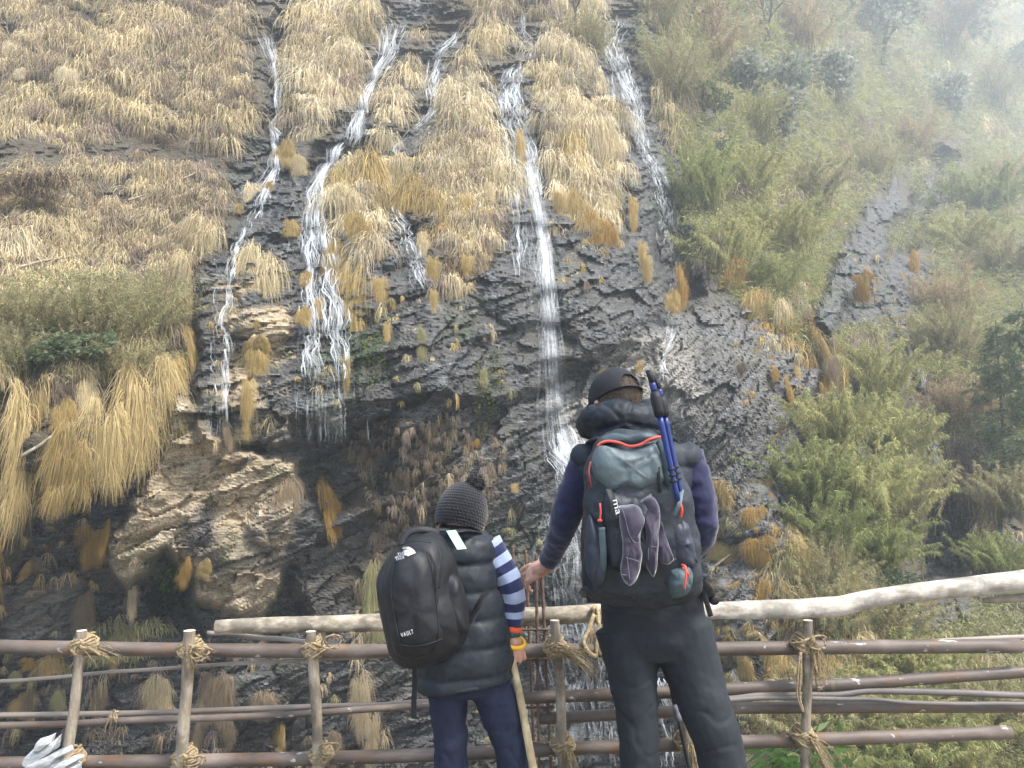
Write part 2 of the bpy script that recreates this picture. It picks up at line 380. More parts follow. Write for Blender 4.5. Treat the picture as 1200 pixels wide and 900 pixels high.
# ------------------------------------------------------------------ dead hanging grass
def grass_mat(name, tl=.2):
    m, nt, out = new_mat(name)
    col = attr(nt, 'tint')
    d = N(nt, 'ShaderNodeBsdfDiffuse'); t = N(nt, 'ShaderNodeBsdfTranslucent')
    nt.links.new(col, d.inputs[0]); nt.links.new(col, t.inputs[0])
    mx = N(nt, 'ShaderNodeMixShader'); mx.inputs[0].default_value = tl
    nt.links.new(d.outputs[0], mx.inputs[1]); nt.links.new(t.outputs[0], mx.inputs[2]); nt.links.new(mx.outputs[0], out.inputs[0])
    return m
M_GRASS = grass_mat('dry_grass'); M_LEAF = grass_mat('living_leaf', .42)
KIND = {'cream': ((.76,.67,.47),(.60,.50,.32)), 'straw': ((.66,.56,.36),(.51,.41,.23)), 'wheat': ((.62,.50,.27),(.47,.35,.15)), 'gold': ((.57,.44,.20),(.41,.29,.115)),
        'orange': ((.50,.335,.11),(.33,.20,.06)), 'brown': ((.33,.255,.17),(.22,.165,.105)), 'dun': ((.53,.44,.29),(.38,.30,.185)),
        'olive': ((.43,.40,.21),(.31,.285,.135)), 'mauve': ((.37,.295,.235),(.27,.205,.16))}
def tuft_geo(rng, w, L, depth, ns, seg, wid, kind, hump=.35, spread=1.0, curl=.0):
    """strands that spring from a head, arch outward (-y) and hang; local axes: x along the face, -y out of it, z up"""
    c0, c1 = np.array(KIND[kind][0]), np.array(KIND[kind][1])
    u = rng.uniform(-1, 1, ns); dep = rng.random(ns)
    x0 = u * w * .30; z0 = -np.abs(u) ** 2 * w * .25 - rng.random(ns) ** 1.6 * L * .35
    dx = (u * .55 + rng.normal(0, .42, ns)) * w * .5 * spread
    o = depth * (.35 + .65 * dep) * (1 - .35 * u * u); hp = hump * w * rng.uniform(.2, 1, ns) * (1 - .5 * np.abs(u))
    Ls = L * (.28 + .72 * rng.random(ns) ** .9) * (1 - .25 * np.abs(u)) ; Ls = np.minimum(Ls, L + z0 + .02 * L)
    s = np.linspace(0, 1, seg + 1)[None, :]
    sw = (rng.normal(0, .055, ns) * L)[:, None]; wob = (rng.normal(0, .035, ns) * L)[:, None]; wph = rng.uniform(0, 6.28, ns)[:, None]
    px = x0[:, None] + dx[:, None] * np.sin(np.minimum(s * 1.7, 1.57)) + sw * s ** 2 + wob * np.sin(s * 7 + wph) * s + curl * w * s ** 2
    pz = z0[:, None] + hp[:, None] * np.sin(np.minimum(s * 3.6, PI)) - Ls[:, None] * s ** 1.25
    py = -o[:, None] * np.sin(np.minimum(s * 2.6, 1.9)) - .01
    P = np.stack([px, py, pz], -1)
    th = rng.normal(0, .7, ns); wd = np.stack([np.cos(th), np.sin(th), rng.normal(0, .15, ns)], -1)[:, None, :]
    ww = wid * rng.uniform(.6, 1.3, ns)[:, None, None] * (1 - .8 * s ** 1.5)[..., None]
    A, B = P - wd * ww, P + wd * ww
    V = np.stack([A, B], 2).reshape(ns, -1, 3)
    k = np.arange(seg) * 2
    q = np.stack([k, k + 1, k + 3, k + 2], -1)[None] + (np.arange(ns) * (seg + 1) * 2)[:, None, None]
    mixv = rng.random(ns)[:, None] * .65 + .35 * s
    val = rng.uniform(.72, 1.22, ns)[:, None, None]
    Cc = (c0 * (1 - mixv[..., None]) + c1 * mixv[..., None]) * val
    Cc = np.repeat(Cc[:, :, None, :], 2, 2).reshape(-1, 3)
    return V.reshape(-1, 3), q.reshape(-1, 4), Cc
def frame(n):
    """axes on the face: along, out, up, hanging under gravity"""
    o = np.array([n[0], n[1], 0.0]); l = np.linalg.norm(o); o = o / l if l > .05 else np.array([0, -1., 0]); 
    x = np.array([-o[1], o[0], 0.0]); return x, o
class Pile:
    def __init__(s): s.V = []; s.F = []; s.C = []; s.n = 0
    def add(s, V, F, C): s.V.append(V); s.F.append(F + s.n); s.C.append(C); s.n += len(V)
    def mesh(s, name): return mesh_np(name, np.concatenate(s.V), np.concatenate(s.F), True, {'tint': np.concatenate(s.C)})
BARE = [P_RIB, P_GUL1, P_GUL2, [(985,300),(1075,285),(1095,335),(1050,385),(985,385)], [(1040,690),(1110,670),(1140,720),(1060,745)]]
def bare(px, py):
    r = np.zeros(np.shape(px), bool)
    for b_ in BARE: r |= inpoly(px, py, b_)
    return r
def inpoly(px, py, pts): return poly_sd(np.atleast_1d(np.asarray(px, float)), np.atleast_1d(np.asarray(py, float)), pts) > 0

# continuous cover: clumps set close over the slopes
ZONES = [  # polygon, spacing px, clump width px, length factor, kinds, strands
 ([(-260,-190),(308,-190),(312,40),(302,130),(268,190),(258,262),(212,345),(196,395),(130,432),(60,455),(20,440),(-260,480)], 10.5, 16, .95, ('dun','straw','brown','dun','mauve','dun','straw'), 46),
 (P_UP, 10.5, 19, 1.05, ('cream','straw','dun','cream','mauve','straw'), 60),
 ([(398,180),(445,100),(500,150),(455,200),(440,290),(400,262)], 10.5, 17, 1.5, ('gold','straw','cream'), 54),
 ([(480,200),(590,180),(585,250),(545,330),(505,330)], 10.5, 16, 1.6, ('gold','brown','straw','mauve'), 54),
 ([(630,110),(718,110),(716,230),(690,270),(655,230)], 10.5, 17, 1.6, ('straw','gold','cream'), 54),
 ([(742,40),(790,130),(800,200),(785,215),(770,170),(752,120),(735,80)], 13, 20, 1.4, ('dun','olive','straw'), 50),
 ([(740,-190),(1460,-190),(1460,330),(1200,420),(1120,480),(1090,420),(1060,380),(985,405),(940,420),(905,380),(850,340),(805,300),(790,180),(740,30)], 17, 20, 1.0, ('olive','olive','straw','olive','dun','mauve'), 40),
 ([(860,330),(960,330),(985,400),(970,450),(945,430),(900,405),(870,380)], 11, 18, 2.2, ('gold','straw','brown','orange'), 46),
 ([(915,620),(1000,650),(1060,690),(1100,730),(1180,760),(1460,700),(1460,1010),(830,1010),(850,900),(930,840),(960,780),(930,720),(900,680)], 14, 20, 1.1, ('straw','olive','dun','olive','gold'), 46),
 ([(1090,420),(1130,400),(1180,500),(1190,640),(1150,540),(1110,550)], 13, 28, 1.3, ('dun','straw','brown'), 50),
]
pile = Pile()
BASEW = []
for zi, (pts, sp, cw, lf, kinds, ns) in enumerate(ZONES):
    a = np.array(pts); x0, y0 = a.min(0); x1, y1 = a.max(0)
    gxs, gys = np.meshgrid(np.arange(x0, x1, sp), np.arange(y0, y1, sp * .8))
    gxs = gxs.ravel() + RNG.uniform(-.55, .55, gxs.size) * sp; gys = gys.ravel() + RNG.uniform(-.55, .55, gys.size) * sp
    k = inpoly(gxs, gys, pts); gxs, gys = gxs[k], gys[k]
    out_of = (gxs < -60) | (gxs > 1260) | (gys < -60) | (gys > 930)
    keep = ~out_of | (RNG.random(len(gxs)) < .35); gxs, gys = gxs[keep], gys[keep]
    P, Nn = surf(gxs, gys)
    gap = fbm(P[:, 0] / 1.6, P[:, 1] / 1.6, P[:, 2] / 1.6, 80 + zi, 3)
    tone = fbm(P[:, 0] / 2.2, P[:, 1] / 2.2, P[:, 2] / 2.2, 95, 3)
    k = ~(bare(gxs, gys) | bare(gxs, gys + 12)); P, Nn, gxs, gys, gap, tone = P[k], Nn[k], gxs[k], gys[k], gap[k], tone[k]
    chan = sum(fall_mask(gxs, gys + k_, 11 - .12 * k_) for k_ in (0, 8, 16, 26, 36)) > 0
    for i in range(len(gxs)):
        if gap[i] < (-.10 if zi in (1, 2, 3, 4) else -.12 if gxs[i] > 740 and zi == 6 else -.32) or chan[i]: continue
        dist = P[i, 1]; mpp = dist / FPX
        w = cw * 1.45 * mpp * (.5 + 1.1 * RNG.random() ** 1.5) ; L = w * lf * RNG.uniform(.6, 1.35)
        kd = kinds[int(np.clip((tone[i] * 1.5 + .5 + RNG.normal(0, .28)) * len(kinds), 0, len(kinds) - 1))]
        n_s = int(ns * 1.8 * (1 if not (gxs[i] < -60 or gxs[i] > 1260 or gys[i] < -60) else .5))
        V, F, C = tuft_geo(RNG, w, L, w * RNG.uniform(.45, .85), n_s, 5, .00042 * dist, kd, .45, 1.3)
        ax, ao = frame(Nn[i])
        Wd = P[i] + (V[:, :1] * ax) + (-V[:, 1:2] * ao) + np.stack([0 * V[:, 2], 0 * V[:, 2], V[:, 2]], -1)
        Wd = Wd + Nn[i] * .08 * w
        pile.add(Wd, F, C * RNG.uniform(.62, 1.25))
print('cover verts', pile.n)
grass = link('grass', pile.mesh('grass'), M_GRASS); tag(grass, kind='stuff')

# low bamboo and leafy cover on the right hand slope
CG = np.array([(.37,.37,.15),(.30,.32,.13),(.42,.40,.20),(.24,.27,.12),(.46,.40,.26),(.38,.30,.19)])
GV, GF, GC = [], [], []; gn = 0
for pts, sp in (([(745,-150),(1400,-150),(1400,330),(1210,430),(1120,500),(1080,420),(1060,380),(985,405),(940,420),(905,380),(850,345),(800,300),(792,180),(745,30)], 9.5), ([(915,620),(1000,640),(1080,690),(1130,700),(1400,640),(1400,1000),(880,1000),(930,860),(975,780),(940,720)], 12), ([(1090,420),(1140,400),(1400,420),(1400,560),(1170,545),(1110,550)], 12), ([(-120,330),(200,320),(195,395),(150,440),(20,450),(-120,470)], 13)):
    a = np.array(pts, float); x0, y0 = a.min(0); x1, y1 = a.max(0); qx, qy = np.meshgrid(np.arange(x0, x1, sp), np.arange(y0, y1, sp)); qx = qx.ravel() + RNG.uniform(-.6, .6, qx.size) * sp; qy = qy.ravel() + RNG.uniform(-.6, .6, qy.size) * sp
    k = inpoly(qx, qy, pts) & ~bare(qx, qy) & ((np.abs(qx - 600) < 640) | (RNG.random(qx.size) < .3)); qx, qy = qx[k], qy[k]; P, Nn = surf(qx, qy); tone = fbm(P[:, 0] / 3, P[:, 1] / 3, P[:, 2] / 3, 130, 3)
    k = tone > -.42 if x0 > 0 else tone > -.5
    for Pi, Ni, ti in zip(P[k], Nn[k], tone[k]):
        mpp = Pi[1] / FPX; n_ = 96; r_ = mpp * 17 * RNG.uniform(.6, 1.3); a_ = RNG.uniform(0, 2 * PI, n_)
        B = Pi + Ni * r_ * .35 + RNG.normal(0, .36, (n_, 3)) * r_; Dr = np.stack([np.cos(a_), np.sin(a_) * .6 - .4, RNG.uniform(-.9, .7, n_)], -1)
        ci = np.clip((1.25 - ti * 5 + RNG.normal(0, .9, n_)), 0, 5).astype(int); col = CG[ci] * RNG.uniform(.75, 1.2, (n_, 1)) * RNG.uniform(.8, 1.15)
        Dr = Dr / np.linalg.norm(Dr, axis=1, keepdims=True); sd_ = np.cross(Dr, RNG.normal(0, 1, (n_, 3))); sd_ /= np.linalg.norm(sd_, axis=1, keepdims=True)
        L = r_ * RNG.uniform(.18, .5, (n_, 1)); mid = B + Dr * L * .45; tip = B + Dr * L - np.array([0, 0, .3]) * L; wv = sd_ * L * .085
        GV.append(np.stack([B, mid + wv, tip, mid - wv], 1).reshape(-1, 3)); GF.append(np.arange(4 * n_).reshape(-1, 4) + gn); gn += 4 * n_; GC.append(np.repeat(col, 4, 0))
print('leaf cover', gn)
cov = link('undergrowth', mesh_np('undergrowth', np.concatenate(GV), np.concatenate(GF), False, {'tint': np.concatenate(GC)}), M_LEAF); tag(cov, kind='stuff')

# small dead wisps on the shaded wall and between the rocks: cover nobody could count
pile = Pile()
WISPS = [([(400,500),(560,475),(600,520),(545,620),(500,720),(400,760),(440,600)], 560, 5.5, 2.6, ('brown','brown','mauve','dun','brown')),
         ([(0,760),(440,740),(470,900),(0,900)], 90, 10, 2.6, ('brown','mauve','dun','olive')),
         ([(500,560),(640,560),(660,900),(560,900),(540,700)], 40, 7, 2.0, ('brown','olive')),
         ([(380,350),(560,330),(600,460),(480,470),(400,470)], 45, 7, 2.4, ('gold','olive','straw')),
         ([(560,60),(590,100),(570,300),(545,340),(520,330)], 60, 9, 2.6, ('straw','gold','brown')),
         ([(640,190),(720,190),(730,330),(650,330)], 60, 9, 2.6, ('straw','gold','brown')),
         ([(230,380),(350,300),(400,480),(240,520)], 50, 8, 1.8, ('gold','straw','olive')),
         ([(830,560),(930,560),(960,760),(930,880),(840,880)], 260, 13, 1.4, ('orange','gold','brown','orange','olive')),
         ([(850,400),(1000,380),(950,480),(900,560),(860,470)], 45, 9, 1.6, ('orange','gold','brown')),
         ([(0,600),(130,600),(220,700),(200,740),(0,740)], 40, 8, 2.2, ('brown','gold','dun')),
         ([(600,60),(640,60),(650,330),(570,330)], 25, 8, 2.2, ('straw','gold')),
         ([(1000,300),(1100,270),(1120,380),(1000,400)], 45, 10, 1.6, ('orange','gold','straw'))]
for pts, cnt, cw, lf, kinds in WISPS:
    a = np.array(pts); x0, y0 = a.min(0); x1, y1 = a.max(0)
    qx = RNG.uniform(x0, x1, cnt * 3); qy = RNG.uniform(y0, y1, cnt * 3); k = inpoly(qx, qy, pts)
    qx, qy = qx[k][:cnt], qy[k][:cnt]; P, Nn = surf(qx, qy)
    for i in range(len(qx)):
        mpp = P[i, 1] / FPX; w = cw * mpp * RNG.uniform(.5, 1.4); L = w * lf * RNG.uniform(.5, 1.4)
        V, F, C = tuft_geo(RNG, w, L, w * .5, 30, 4, .00036 * P[i, 1], kinds[RNG.integers(len(kinds))], .3, 1.5)
        ax, ao = frame(Nn[i])
        pile.add(P[i] + V[:, :1] * ax - V[:, 1:2] * ao + np.array([0, 0, 1.]) * V[:, 2:] + Nn[i] * .03, F, C * RNG.uniform(.75, 1.1))
wisps = link('dead_grass', pile.mesh('dead_grass'), M_GRASS); tag(wisps, kind='stuff')

# separate tufts one can point to
PROTO = {}
def proto(kind, shape):
    k = (kind, shape)
    if k not in PROTO:
        rg = np.random.default_rng(abs(hash_s(kind + shape)) % 100000)
        subs = {'mop': 7, 'curtain': 13, 'tail': 12}[shape]; Lt = {'mop': 1.15, 'curtain': 1.9, 'tail': 3.4}[shape]; gs = []
        for q in range(subs):
            f = q / (subs - 1.0); sw_ = rg.uniform(.28, .62) * (1 if shape != 'tail' else 1.05)
            V, F, C = tuft_geo(rg, sw_, Lt * (1 - .55 * f) * rg.uniform(.35, .62), sw_ * .6, {'mop': 130, 'curtain': 150, 'tail': 120}[shape], 6, .0056, kind, .4, 1.1, rg.normal(0, .12))
            V = V + np.array([rg.uniform(-.36, .36) * (1 - .3 * f if shape != 'tail' else 1 - .75 * f), -rg.uniform(0, .10), -Lt * .50 * f * rg.uniform(.6, 1.15)]); gs.append((V, F, C * rg.uniform(.78, 1.15)))
        n0 = np.cumsum([0] + [len(x[0]) for x in gs]); V = np.concatenate([x[0] for x in gs]); F = np.concatenate([x[1] + n for x, n in zip(gs, n0)]); C = np.concatenate([x[2] for x in gs])
        V[:, 2] -= V[:, 2].max() - .12
        PROTO[k] = (mesh_np('hanging_grass_tuft', V, F, True, {'tint': C}), V[:, 2].max() - V[:, 2].min())
        PROTO[k][0].materials.append(M_GRASS)
    return PROTO[k]
def hash_s(s):
    h = 7
    for ch in s: h = (h * 131 + ord(ch)) & 0xffffff
    return h
def tuft(px, py, w, h, kind, label, group='hanging grass tufts on the cliff', out_=.0):
    P, Nn = surf(px, py); mpp = P[1] / FPX
    r = h / w; shape = 'mop' if r < 1.45 else ('curtain' if r < 2.5 else 'tail')
    me, hh = proto(kind, shape)
    o = bpy.data.objects.new('hanging_grass_tuft', me); COL.objects.link(o)
    ax, ao = frame(Nn); A0 = P + Nn * .06; E0, En = surf(px, py + .92 * h); E0 = E0 + En * .10; dn = E0 - A0; dl = np.linalg.norm(dn)
    if dl > 1.5 * h * mpp: dn = np.array([0, 0, -h * mpp]) + ao * .02; dl = h * mpp      # over a hollow it simply hangs
    push = 0.0
    for f in (.15, .3, .45, .6, .75, .9):                       # clear the bulges of the rock on the way down
        Q, Qn = surf(px, py + .92 * h * f); push = max(push, ((Q + Qn * .05) - (A0 + dn * f)).dot(ao))
    up = -dn / dl; up = up * .85 + np.array([0, 0, .15]); up /= np.linalg.norm(up); sx_ = 1.25 * w * mpp * random.choice((-1, 1)); sy_ = w * mpp * 1.1; sz_ = 1.12 * max(h * mpp, dl) / hh
    M = Matrix(((ax[0] * sx_, -ao[0] * sy_, up[0] * sz_), (ax[1] * sx_, -ao[1] * sy_, up[1] * sz_), (0, 0, up[2] * sz_))).to_4x4()
    o.matrix_world = Matrix.Translation(Vector(A0 + ao * min(push, .6))) @ M
    tag(o, label, 'grass tuft', group); return o
TUFTS = [
 # the hanging curtains at left
 (12,446,46,190,'wheat','long pale grass curtain at the left edge of the cliff, hanging lowest of its row'),
 (52,455,18,70,'gold','thin grass tail just right of the long pale curtain at the left edge'),
 (80,500,34,80,'gold','golden grass clump hanging beneath the bleached fallen branch'),
 (100,446,20,64,'straw','narrow grass tail hanging above the bleached fallen branch'),
 (76,470,18,44,'gold','short grass tail left of the narrow one above the fallen branch'),
 (124,474,34,112,'wheat','left half of the broad golden curtain hanging over the dark overhang'),
 (160,430,46,140,'wheat','broad golden grass curtain over the dark overhang, widest of the left side'),
 (190,418,26,84,'gold','golden grass fringe at the right end of the broad curtain'),
 (208,386,20,76,'gold','golden grass tuft on the corner where the grass slope meets wet rock'),
 (10,590,44,96,'orange','amber grass hanging on the left edge below the long pale curtain'),
 (4,560,30,80,'gold','golden grass tuft peeping in at the left edge above the amber one'),
 (30,655,13,24,'gold','tiny yellow tuft alone on layered dark slate at left'),
 (46,650,12,18,'brown','tiny brown tuft beside the yellow one on layered slate'),
 (116,618,24,46,'orange','rusty tuft hanging left of the tan buttress'),
 (133,612,10,38,'orange','thin rusty tail touching the tan buttress on its left'),
 (105,690,17,72,'brown','long brown beard hanging above the first lashed post'),
 (152,684,11,42,'dun','thin dun tail in the dark hollow below the tan buttress'),
 (150,722,62,48,'olive','wide olive grass fringe under the dark hollow, just above the rail'),
 (220,650,13,36,'orange','amber tuft low on the wet foot of the tan buttress'),
 (243,652,11,24,'gold','small gold tuft to the right of the amber one on the buttress foot'),
 (358,568,32,72,'orange','amber beard at the right shoulder of the tan buttress'),
 (330,566,28,36,'brown','brown tuft on top of the right shoulder of the tan buttress'),
 (268,222,34,44,'cream','cream mop at the right rim of the left slope, beside the thin waterfall'),
 (252,268,40,56,'straw','straw mop on the rim of the left slope, below the cream one'),
 (236,304,42,66,'straw','long straw mop on the rim of the left slope above the corner tuft'),
 (221,342,32,62,'gold','golden mop on the rim of the left slope right above the corner tuft'),
 (24,275,50,44,'cream','pale cream mop on the brown left slope at the left edge'),
 (90,92,17,28,'cream','little pale mop alone high on the brown left slope'),
 (2,60,18,36,'cream','pale mop cut by the left edge high on the brown slope'),
 (38,92,14,16,'cream','tiny pale mop at the top left of the brown slope'),
 (60,225,90,34,'brown','brown grass fringe hanging from the ledge on the left slope'),
 # on the wet wall
 (305,298,42,60,'straw','straw mop sitting on the round tan boulder'),
 (305,392,22,34,'gold','gold tuft just beneath the round tan boulder'),
 (306,420,23,32,'gold','second gold tuft down in the line below the round tan boulder'),
 (285,444,13,72,'gold','thin gold tail third in the line below the round tan boulder'),
 (335,366,14,26,'gold','small gold tuft right of the round tan boulder'),
 (255,494,9,30,'brown','small brown wisp at the top of the tan buttress'),
 (340,172,19,34,'gold','gold tuft on bare rock beneath the cream slope, right of the thin left waterfall'),
 (340,262,17,24,'gold','round gold tuft between the two left waterfalls'),
 (325,222,10,14,'gold','little gold tuft left of the round one between the two left waterfalls'),
 (284,244,11,14,'gold','lone little tuft left of the thin left waterfall'),
 (402,288,25,54,'gold','gold tuft where the second waterfall forks'),
 (424,318,30,140,'gold','big gold tail hanging alone down the wet wall, largest there'),
 (447,330,14,46,'gold','smaller gold tail to the right of the big one on the wet wall'),
 (421,420,11,60,'gold','thin tail continuing under the big gold one on the wet wall'),
 (455,382,7,34,'gold','slim gold wisp on the wall right of the big tail'),
 (376,354,9,42,'gold','slim gold tuft between the fork of the second waterfall'),
 (422,190,52,80,'gold','broad golden mop between the second and third waterfalls'),
 (402,230,30,40,'straw','straw mop at the left foot of the broad golden mop'),
 (515,262,20,110,'gold','long gold tail below the brown slope right of the third waterfall'),
 (496,222,44,84,'gold','wide golden curtain right of the third waterfall'),
 (470,196,30,66,'straw','straw curtain beside the third waterfall, left of the wide golden one'),
 (490,346,8,32,'gold','slim gold tuft on grey rock below the third waterfall'),
 (495,386,9,38,'olive','mossy gold tuft lowest below the third waterfall'),
 (537,306,11,28,'gold','small gold tuft below the long tail on grey rock'),
 (552,434,9,24,'olive','small tuft on the mossy corner of the wall above the shaded slope'),
 (584,158,17,90,'gold','narrow gold tail hugging the left side of the main waterfall'),
 (656,148,44,76,'straw','pale curtain right of the main waterfall'),
 (694,148,30,110,'straw','long pale curtain farther right of the main waterfall, beside bare grey rock'),
 (668,236,22,52,'gold','gold tuft under the pale curtain right of the main waterfall'),
 (686,262,32,56,'orange','amber tuft lowest under the pale curtains right of the main waterfall'),
 (650,234,13,36,'gold','gold wisp close to the falling water of the main waterfall'),
 (750,308,9,52,'gold','thin gold tail on the grey rock beneath the right waterfall'),
 (770,318,24,58,'orange','amber tuft on the grey rock beneath the right waterfall'),
 (764,346,16,30,'gold','small gold tuft left of the amber one beneath the right waterfall'),
 (705,433,13,12,'gold','yellow cushion on the rock directly above the cap of the man'),
 (743,421,14,15,'gold','yellow cushion on the rock above the tips of the blue poles'),
 (555,515,9,11,'orange','round orange tuft alone on dark rock left of the main waterfall'),
 (600,566,9,12,'gold','round yellow tuft on dark rock right above the shoulder of the child'),
 (437,656,26,100,'olive','tall olive grass tuft directly behind the black backpack'),
 (352,186,16,26,'straw','straw tuft on wet rock just left of the forked waterfall'),
 (345,320,14,24,'gold','gold tuft on pale rock beside the left veil of the forked waterfall'),
 (412,262,18,34,'gold','gold tuft beneath the left foot of the broad golden mop'),
 (436,266,20,44,'gold','long gold tuft beneath the right foot of the broad golden mop'),
 (470,278,16,40,'straw','straw tuft on the rock beside the foot of the third waterfall'),
 (532,236,14,46,'gold','gold tail at the lower edge of the brown slope, right of the long one'),
 (556,224,12,40,'straw','straw tail between the third waterfall and the central one'),
 (508,312,12,50,'gold','gold tail running on beneath the long gold one'),
 (570,250,10,40,'gold','gold wisp on wet rock left of the central waterfall'),
 (718,236,14,60,'gold','gold tail at the right end of the pale curtains'),
 (732,290,12,40,'gold','gold tail on grey rock left of the right waterfall foot'),
 # the right hand side
 (812,308,30,42,'orange','amber tufted fringe left of the green slope, over the dark recess'),
 (838,312,34,44,'orange','amber tufted fringe right of the dark recess'),
 (866,348,36,48,'gold','golden fringe at the lower edge of the green slope'),
 (892,360,30,60,'straw','straw fringe at the lower edge of the green slope'),
 (920,372,30,50,'brown','brown fringe at the lower edge of the green slope'),
 (958,378,30,66,'gold','golden beard over the layered rock, right end of the fringe'),
 (882,430,9,18,'brown','brown tuft on layered rock, topmost of its cluster'),
 (902,430,13,22,'orange','rusty tuft on layered rock, middle of its cluster'),
 (915,444,17,44,'orange','long rusty tuft on layered rock, largest of its cluster'),
 (928,430,12,16,'gold','small gold tuft on layered rock, right end of its cluster'),
 (950,424,18,30,'brown','rusty brown tuft just left of the bright bamboo'),
 (997,325,18,34,'orange','amber tuft on the left lip of the upper right rock'),
 (1012,318,18,30,'gold','gold tuft in the middle of the lip of the upper right rock'),
 (1048,300,26,36,'orange','amber mop on top of the upper right rock'),
 (1066,270,13,26,'orange','first small amber mop in the row under the dark cleft'),
 (1086,273,15,28,'gold','second amber mop in the row under the dark cleft'),
 (1101,276,14,30,'orange','third amber mop in the row under the dark cleft'),
 (1113,266,13,30,'gold','last mop in the row under the dark cleft'),
 (872,566,58,38,'gold','wide golden mop beside the right elbow of the man'),
 (840,636,22,24,'gold','golden mop by the right hip pocket, left of a pair'),
 (858,640,22,24,'gold','golden mop by the right hip pocket, right of a pair'),
 (893,626,26,40,'orange','amber tuft over the slate rock beside the man'),
 (884,596,16,24,'orange','amber tuft under the wide golden mop by the elbow'),
 (897,686,24,24,'orange','amber mop just above the pale log'),
 (921,696,18,20,'gold','gold mop on the top of the pale log, seen behind it'),
 (878,770,20,28,'gold','gold tuft under the top rail beside the trouser leg'),
 (914,768,32,38,'gold','wide gold tuft under the top rail left of the last lashed post'),
 (864,784,12,20,'gold','small gold tuft closest to the trouser leg under the top rail'),
 (926,836,30,46,'orange','amber tuft under the doubled pipes left of the last lashed post'),
 (1060,690,26,22,'orange','rusty tuft in the brush above the top rail at right'),
 # low, seen through the rails
 (20,783,11,18,'olive','olive tuft nearest the left edge between the rails'),
 (33,768,9,16,'orange','rusty tuft high between the rails near the left edge'),
 (27,810,15,28,'gold','yellow tuft near the left edge above the doubled poles'),
 (54,806,30,32,'brown','wide brown mop near the left edge above the doubled poles'),
 (76,808,14,30,'olive','olive tuft touching the first lashed post'),
 (118,798,14,42,'brown','brown tail right of the first lashed post'),
 (72,764,28,24,'gold','gold fringe under the rope of the first lashed post'),
 (195,788,26,48,'straw','straw beard left of the second lashed post'),
 (145,748,11,34,'gold','gold wisp beneath the top rail between the first two posts'),
 (246,788,13,34,'brown','brown tuft high between the second and third posts'),
 (250,806,18,44,'dun','dun tuft between the second and third posts'),
 (267,786,20,62,'brown','long brown beard between the second and third posts'),
 (312,808,24,28,'brown','brown mop left of the third lashed post'),
 (338,848,20,36,'gold','gold mop low beside the third lashed post'),
 (234,846,10,36,'brown','brown tail below the doubled poles right of the second post'),
 (276,844,14,30,'brown','brown mop below the doubled poles between the posts'),
 (420,786,18,76,'dun','dun beard right of the third lashed post'),
 (432,836,18,64,'dun','dun beard below the doubled poles right of the third post'),
 (392,850,14,40,'brown','brown tail close to the right of the third lashed post'),
]
for t_ in TUFTS: tuft(*t_)

# ------------------------------------------------------------------ falling water
m, nt, out = new_mat('white_water')
pb = N(nt, 'ShaderNodeBsdfPrincipled'); pb.inputs['Base Color'].default_value = (.88, .91, .93, 1); pb.inputs['Roughness'].default_value = .35
tr = N(nt, 'ShaderNodeBsdfTransparent'); tl = N(nt, 'ShaderNodeBsdfTranslucent'); tl.inputs[0].default_value = (.9, .93, .95, 1)
m1 = N(nt, 'ShaderNodeMixShader'); m1.inputs[0].default_value = .35; nt.links.new(pb.outputs[0], m1.inputs[1]); nt.links.new(tl.outputs[0], m1.inputs[2])
m2 = N(nt, 'ShaderNodeMixShader'); nt.links.new(attr(nt, 'foam', False), m2.inputs[0]); nt.links.new(tr.outputs[0], m2.inputs[1]); nt.links.new(m1.outputs[0], m2.inputs[2])
nt.links.new(m2.outputs[0], out.inputs[0]); M_WATER = m
def strands(course, n, rng, lift=.16, wander=.5, wmm=.00075, alpha=(.10, .55), length=(.04, .26), free=False, thick=1.0, lip=False):
    """many short threads of foam that follow a course over the rock (or drop freely)"""
    c = along(course, 140); V, F, A = [], [], []; nv = 0
    ctr = [surf(x, y)[0] for x, y, w in (c[0], c[-1])]
    for k in range(n):
        ln = rng.uniform(*length); t0 = rng.uniform(-.1, 1 - ln * .5); t1 = min(1, t0 + ln); t0 = max(0, t0)
        m_ = max(4, int((t1 - t0) * 60)); t = np.linspace(t0, t1, m_); i = t * 139
        cx, cy, cw = [np.interp(i, np.arange(140), c[:, q]) for q in range(3)]
        o = np.clip(rng.normal(0, .50), -1.15, 1.15); ph = rng.uniform(0, 99)
        off = (o + wander * .5 * vnoise(i / 9, ph, 0, 5) + wander * .25 * vnoise(i / 3, ph, 0, 6)) * cw * .5
        qx, qy = cx + off, cy + rng.uniform(-3, 3)
        P, Nn = surf(qx, qy)
        if free:
            g = np.interp(i, [0, 139], [ctr[0][1], ctr[0][1] + .05 if lip else ctr[1][1]]) - .25
            yy = np.minimum(P[:, 1] - lift, np.maximum(g, 0) + rng.normal(0, .12)); P = np.stack([(qx - 600) / FPX / (CP - SP * (450 - qy) / FPX) * yy, yy, CAM_H + (SP + CP * (450 - qy) / FPX) / (CP - SP * (450 - qy) / FPX) * yy], -1)
        else: P = P + Nn * lift * rng.uniform(.5, 1.5)
        wd = P[:, 1] * wmm * rng.uniform(.4, 1.5) * thick * np.sin(np.linspace(.15, PI - .1, m_)) * (.45 + .9 * rng.random(m_))
        th = rng.normal(0, .5); d = np.array([math.cos(th), math.sin(th), 0])
        V += [np.stack([P - d * wd[:, None], P + d * wd[:, None]], 1).reshape(-1, 3)]
        kk = np.arange(m_ - 1) * 2 + nv; F += [np.stack([kk, kk + 1, kk + 3, kk + 2], -1)]; nv += 2 * m_
        A += [np.full(2 * m_, rng.uniform(*alpha))]
    return np.concatenate(V), np.concatenate(F), np.concatenate(A)
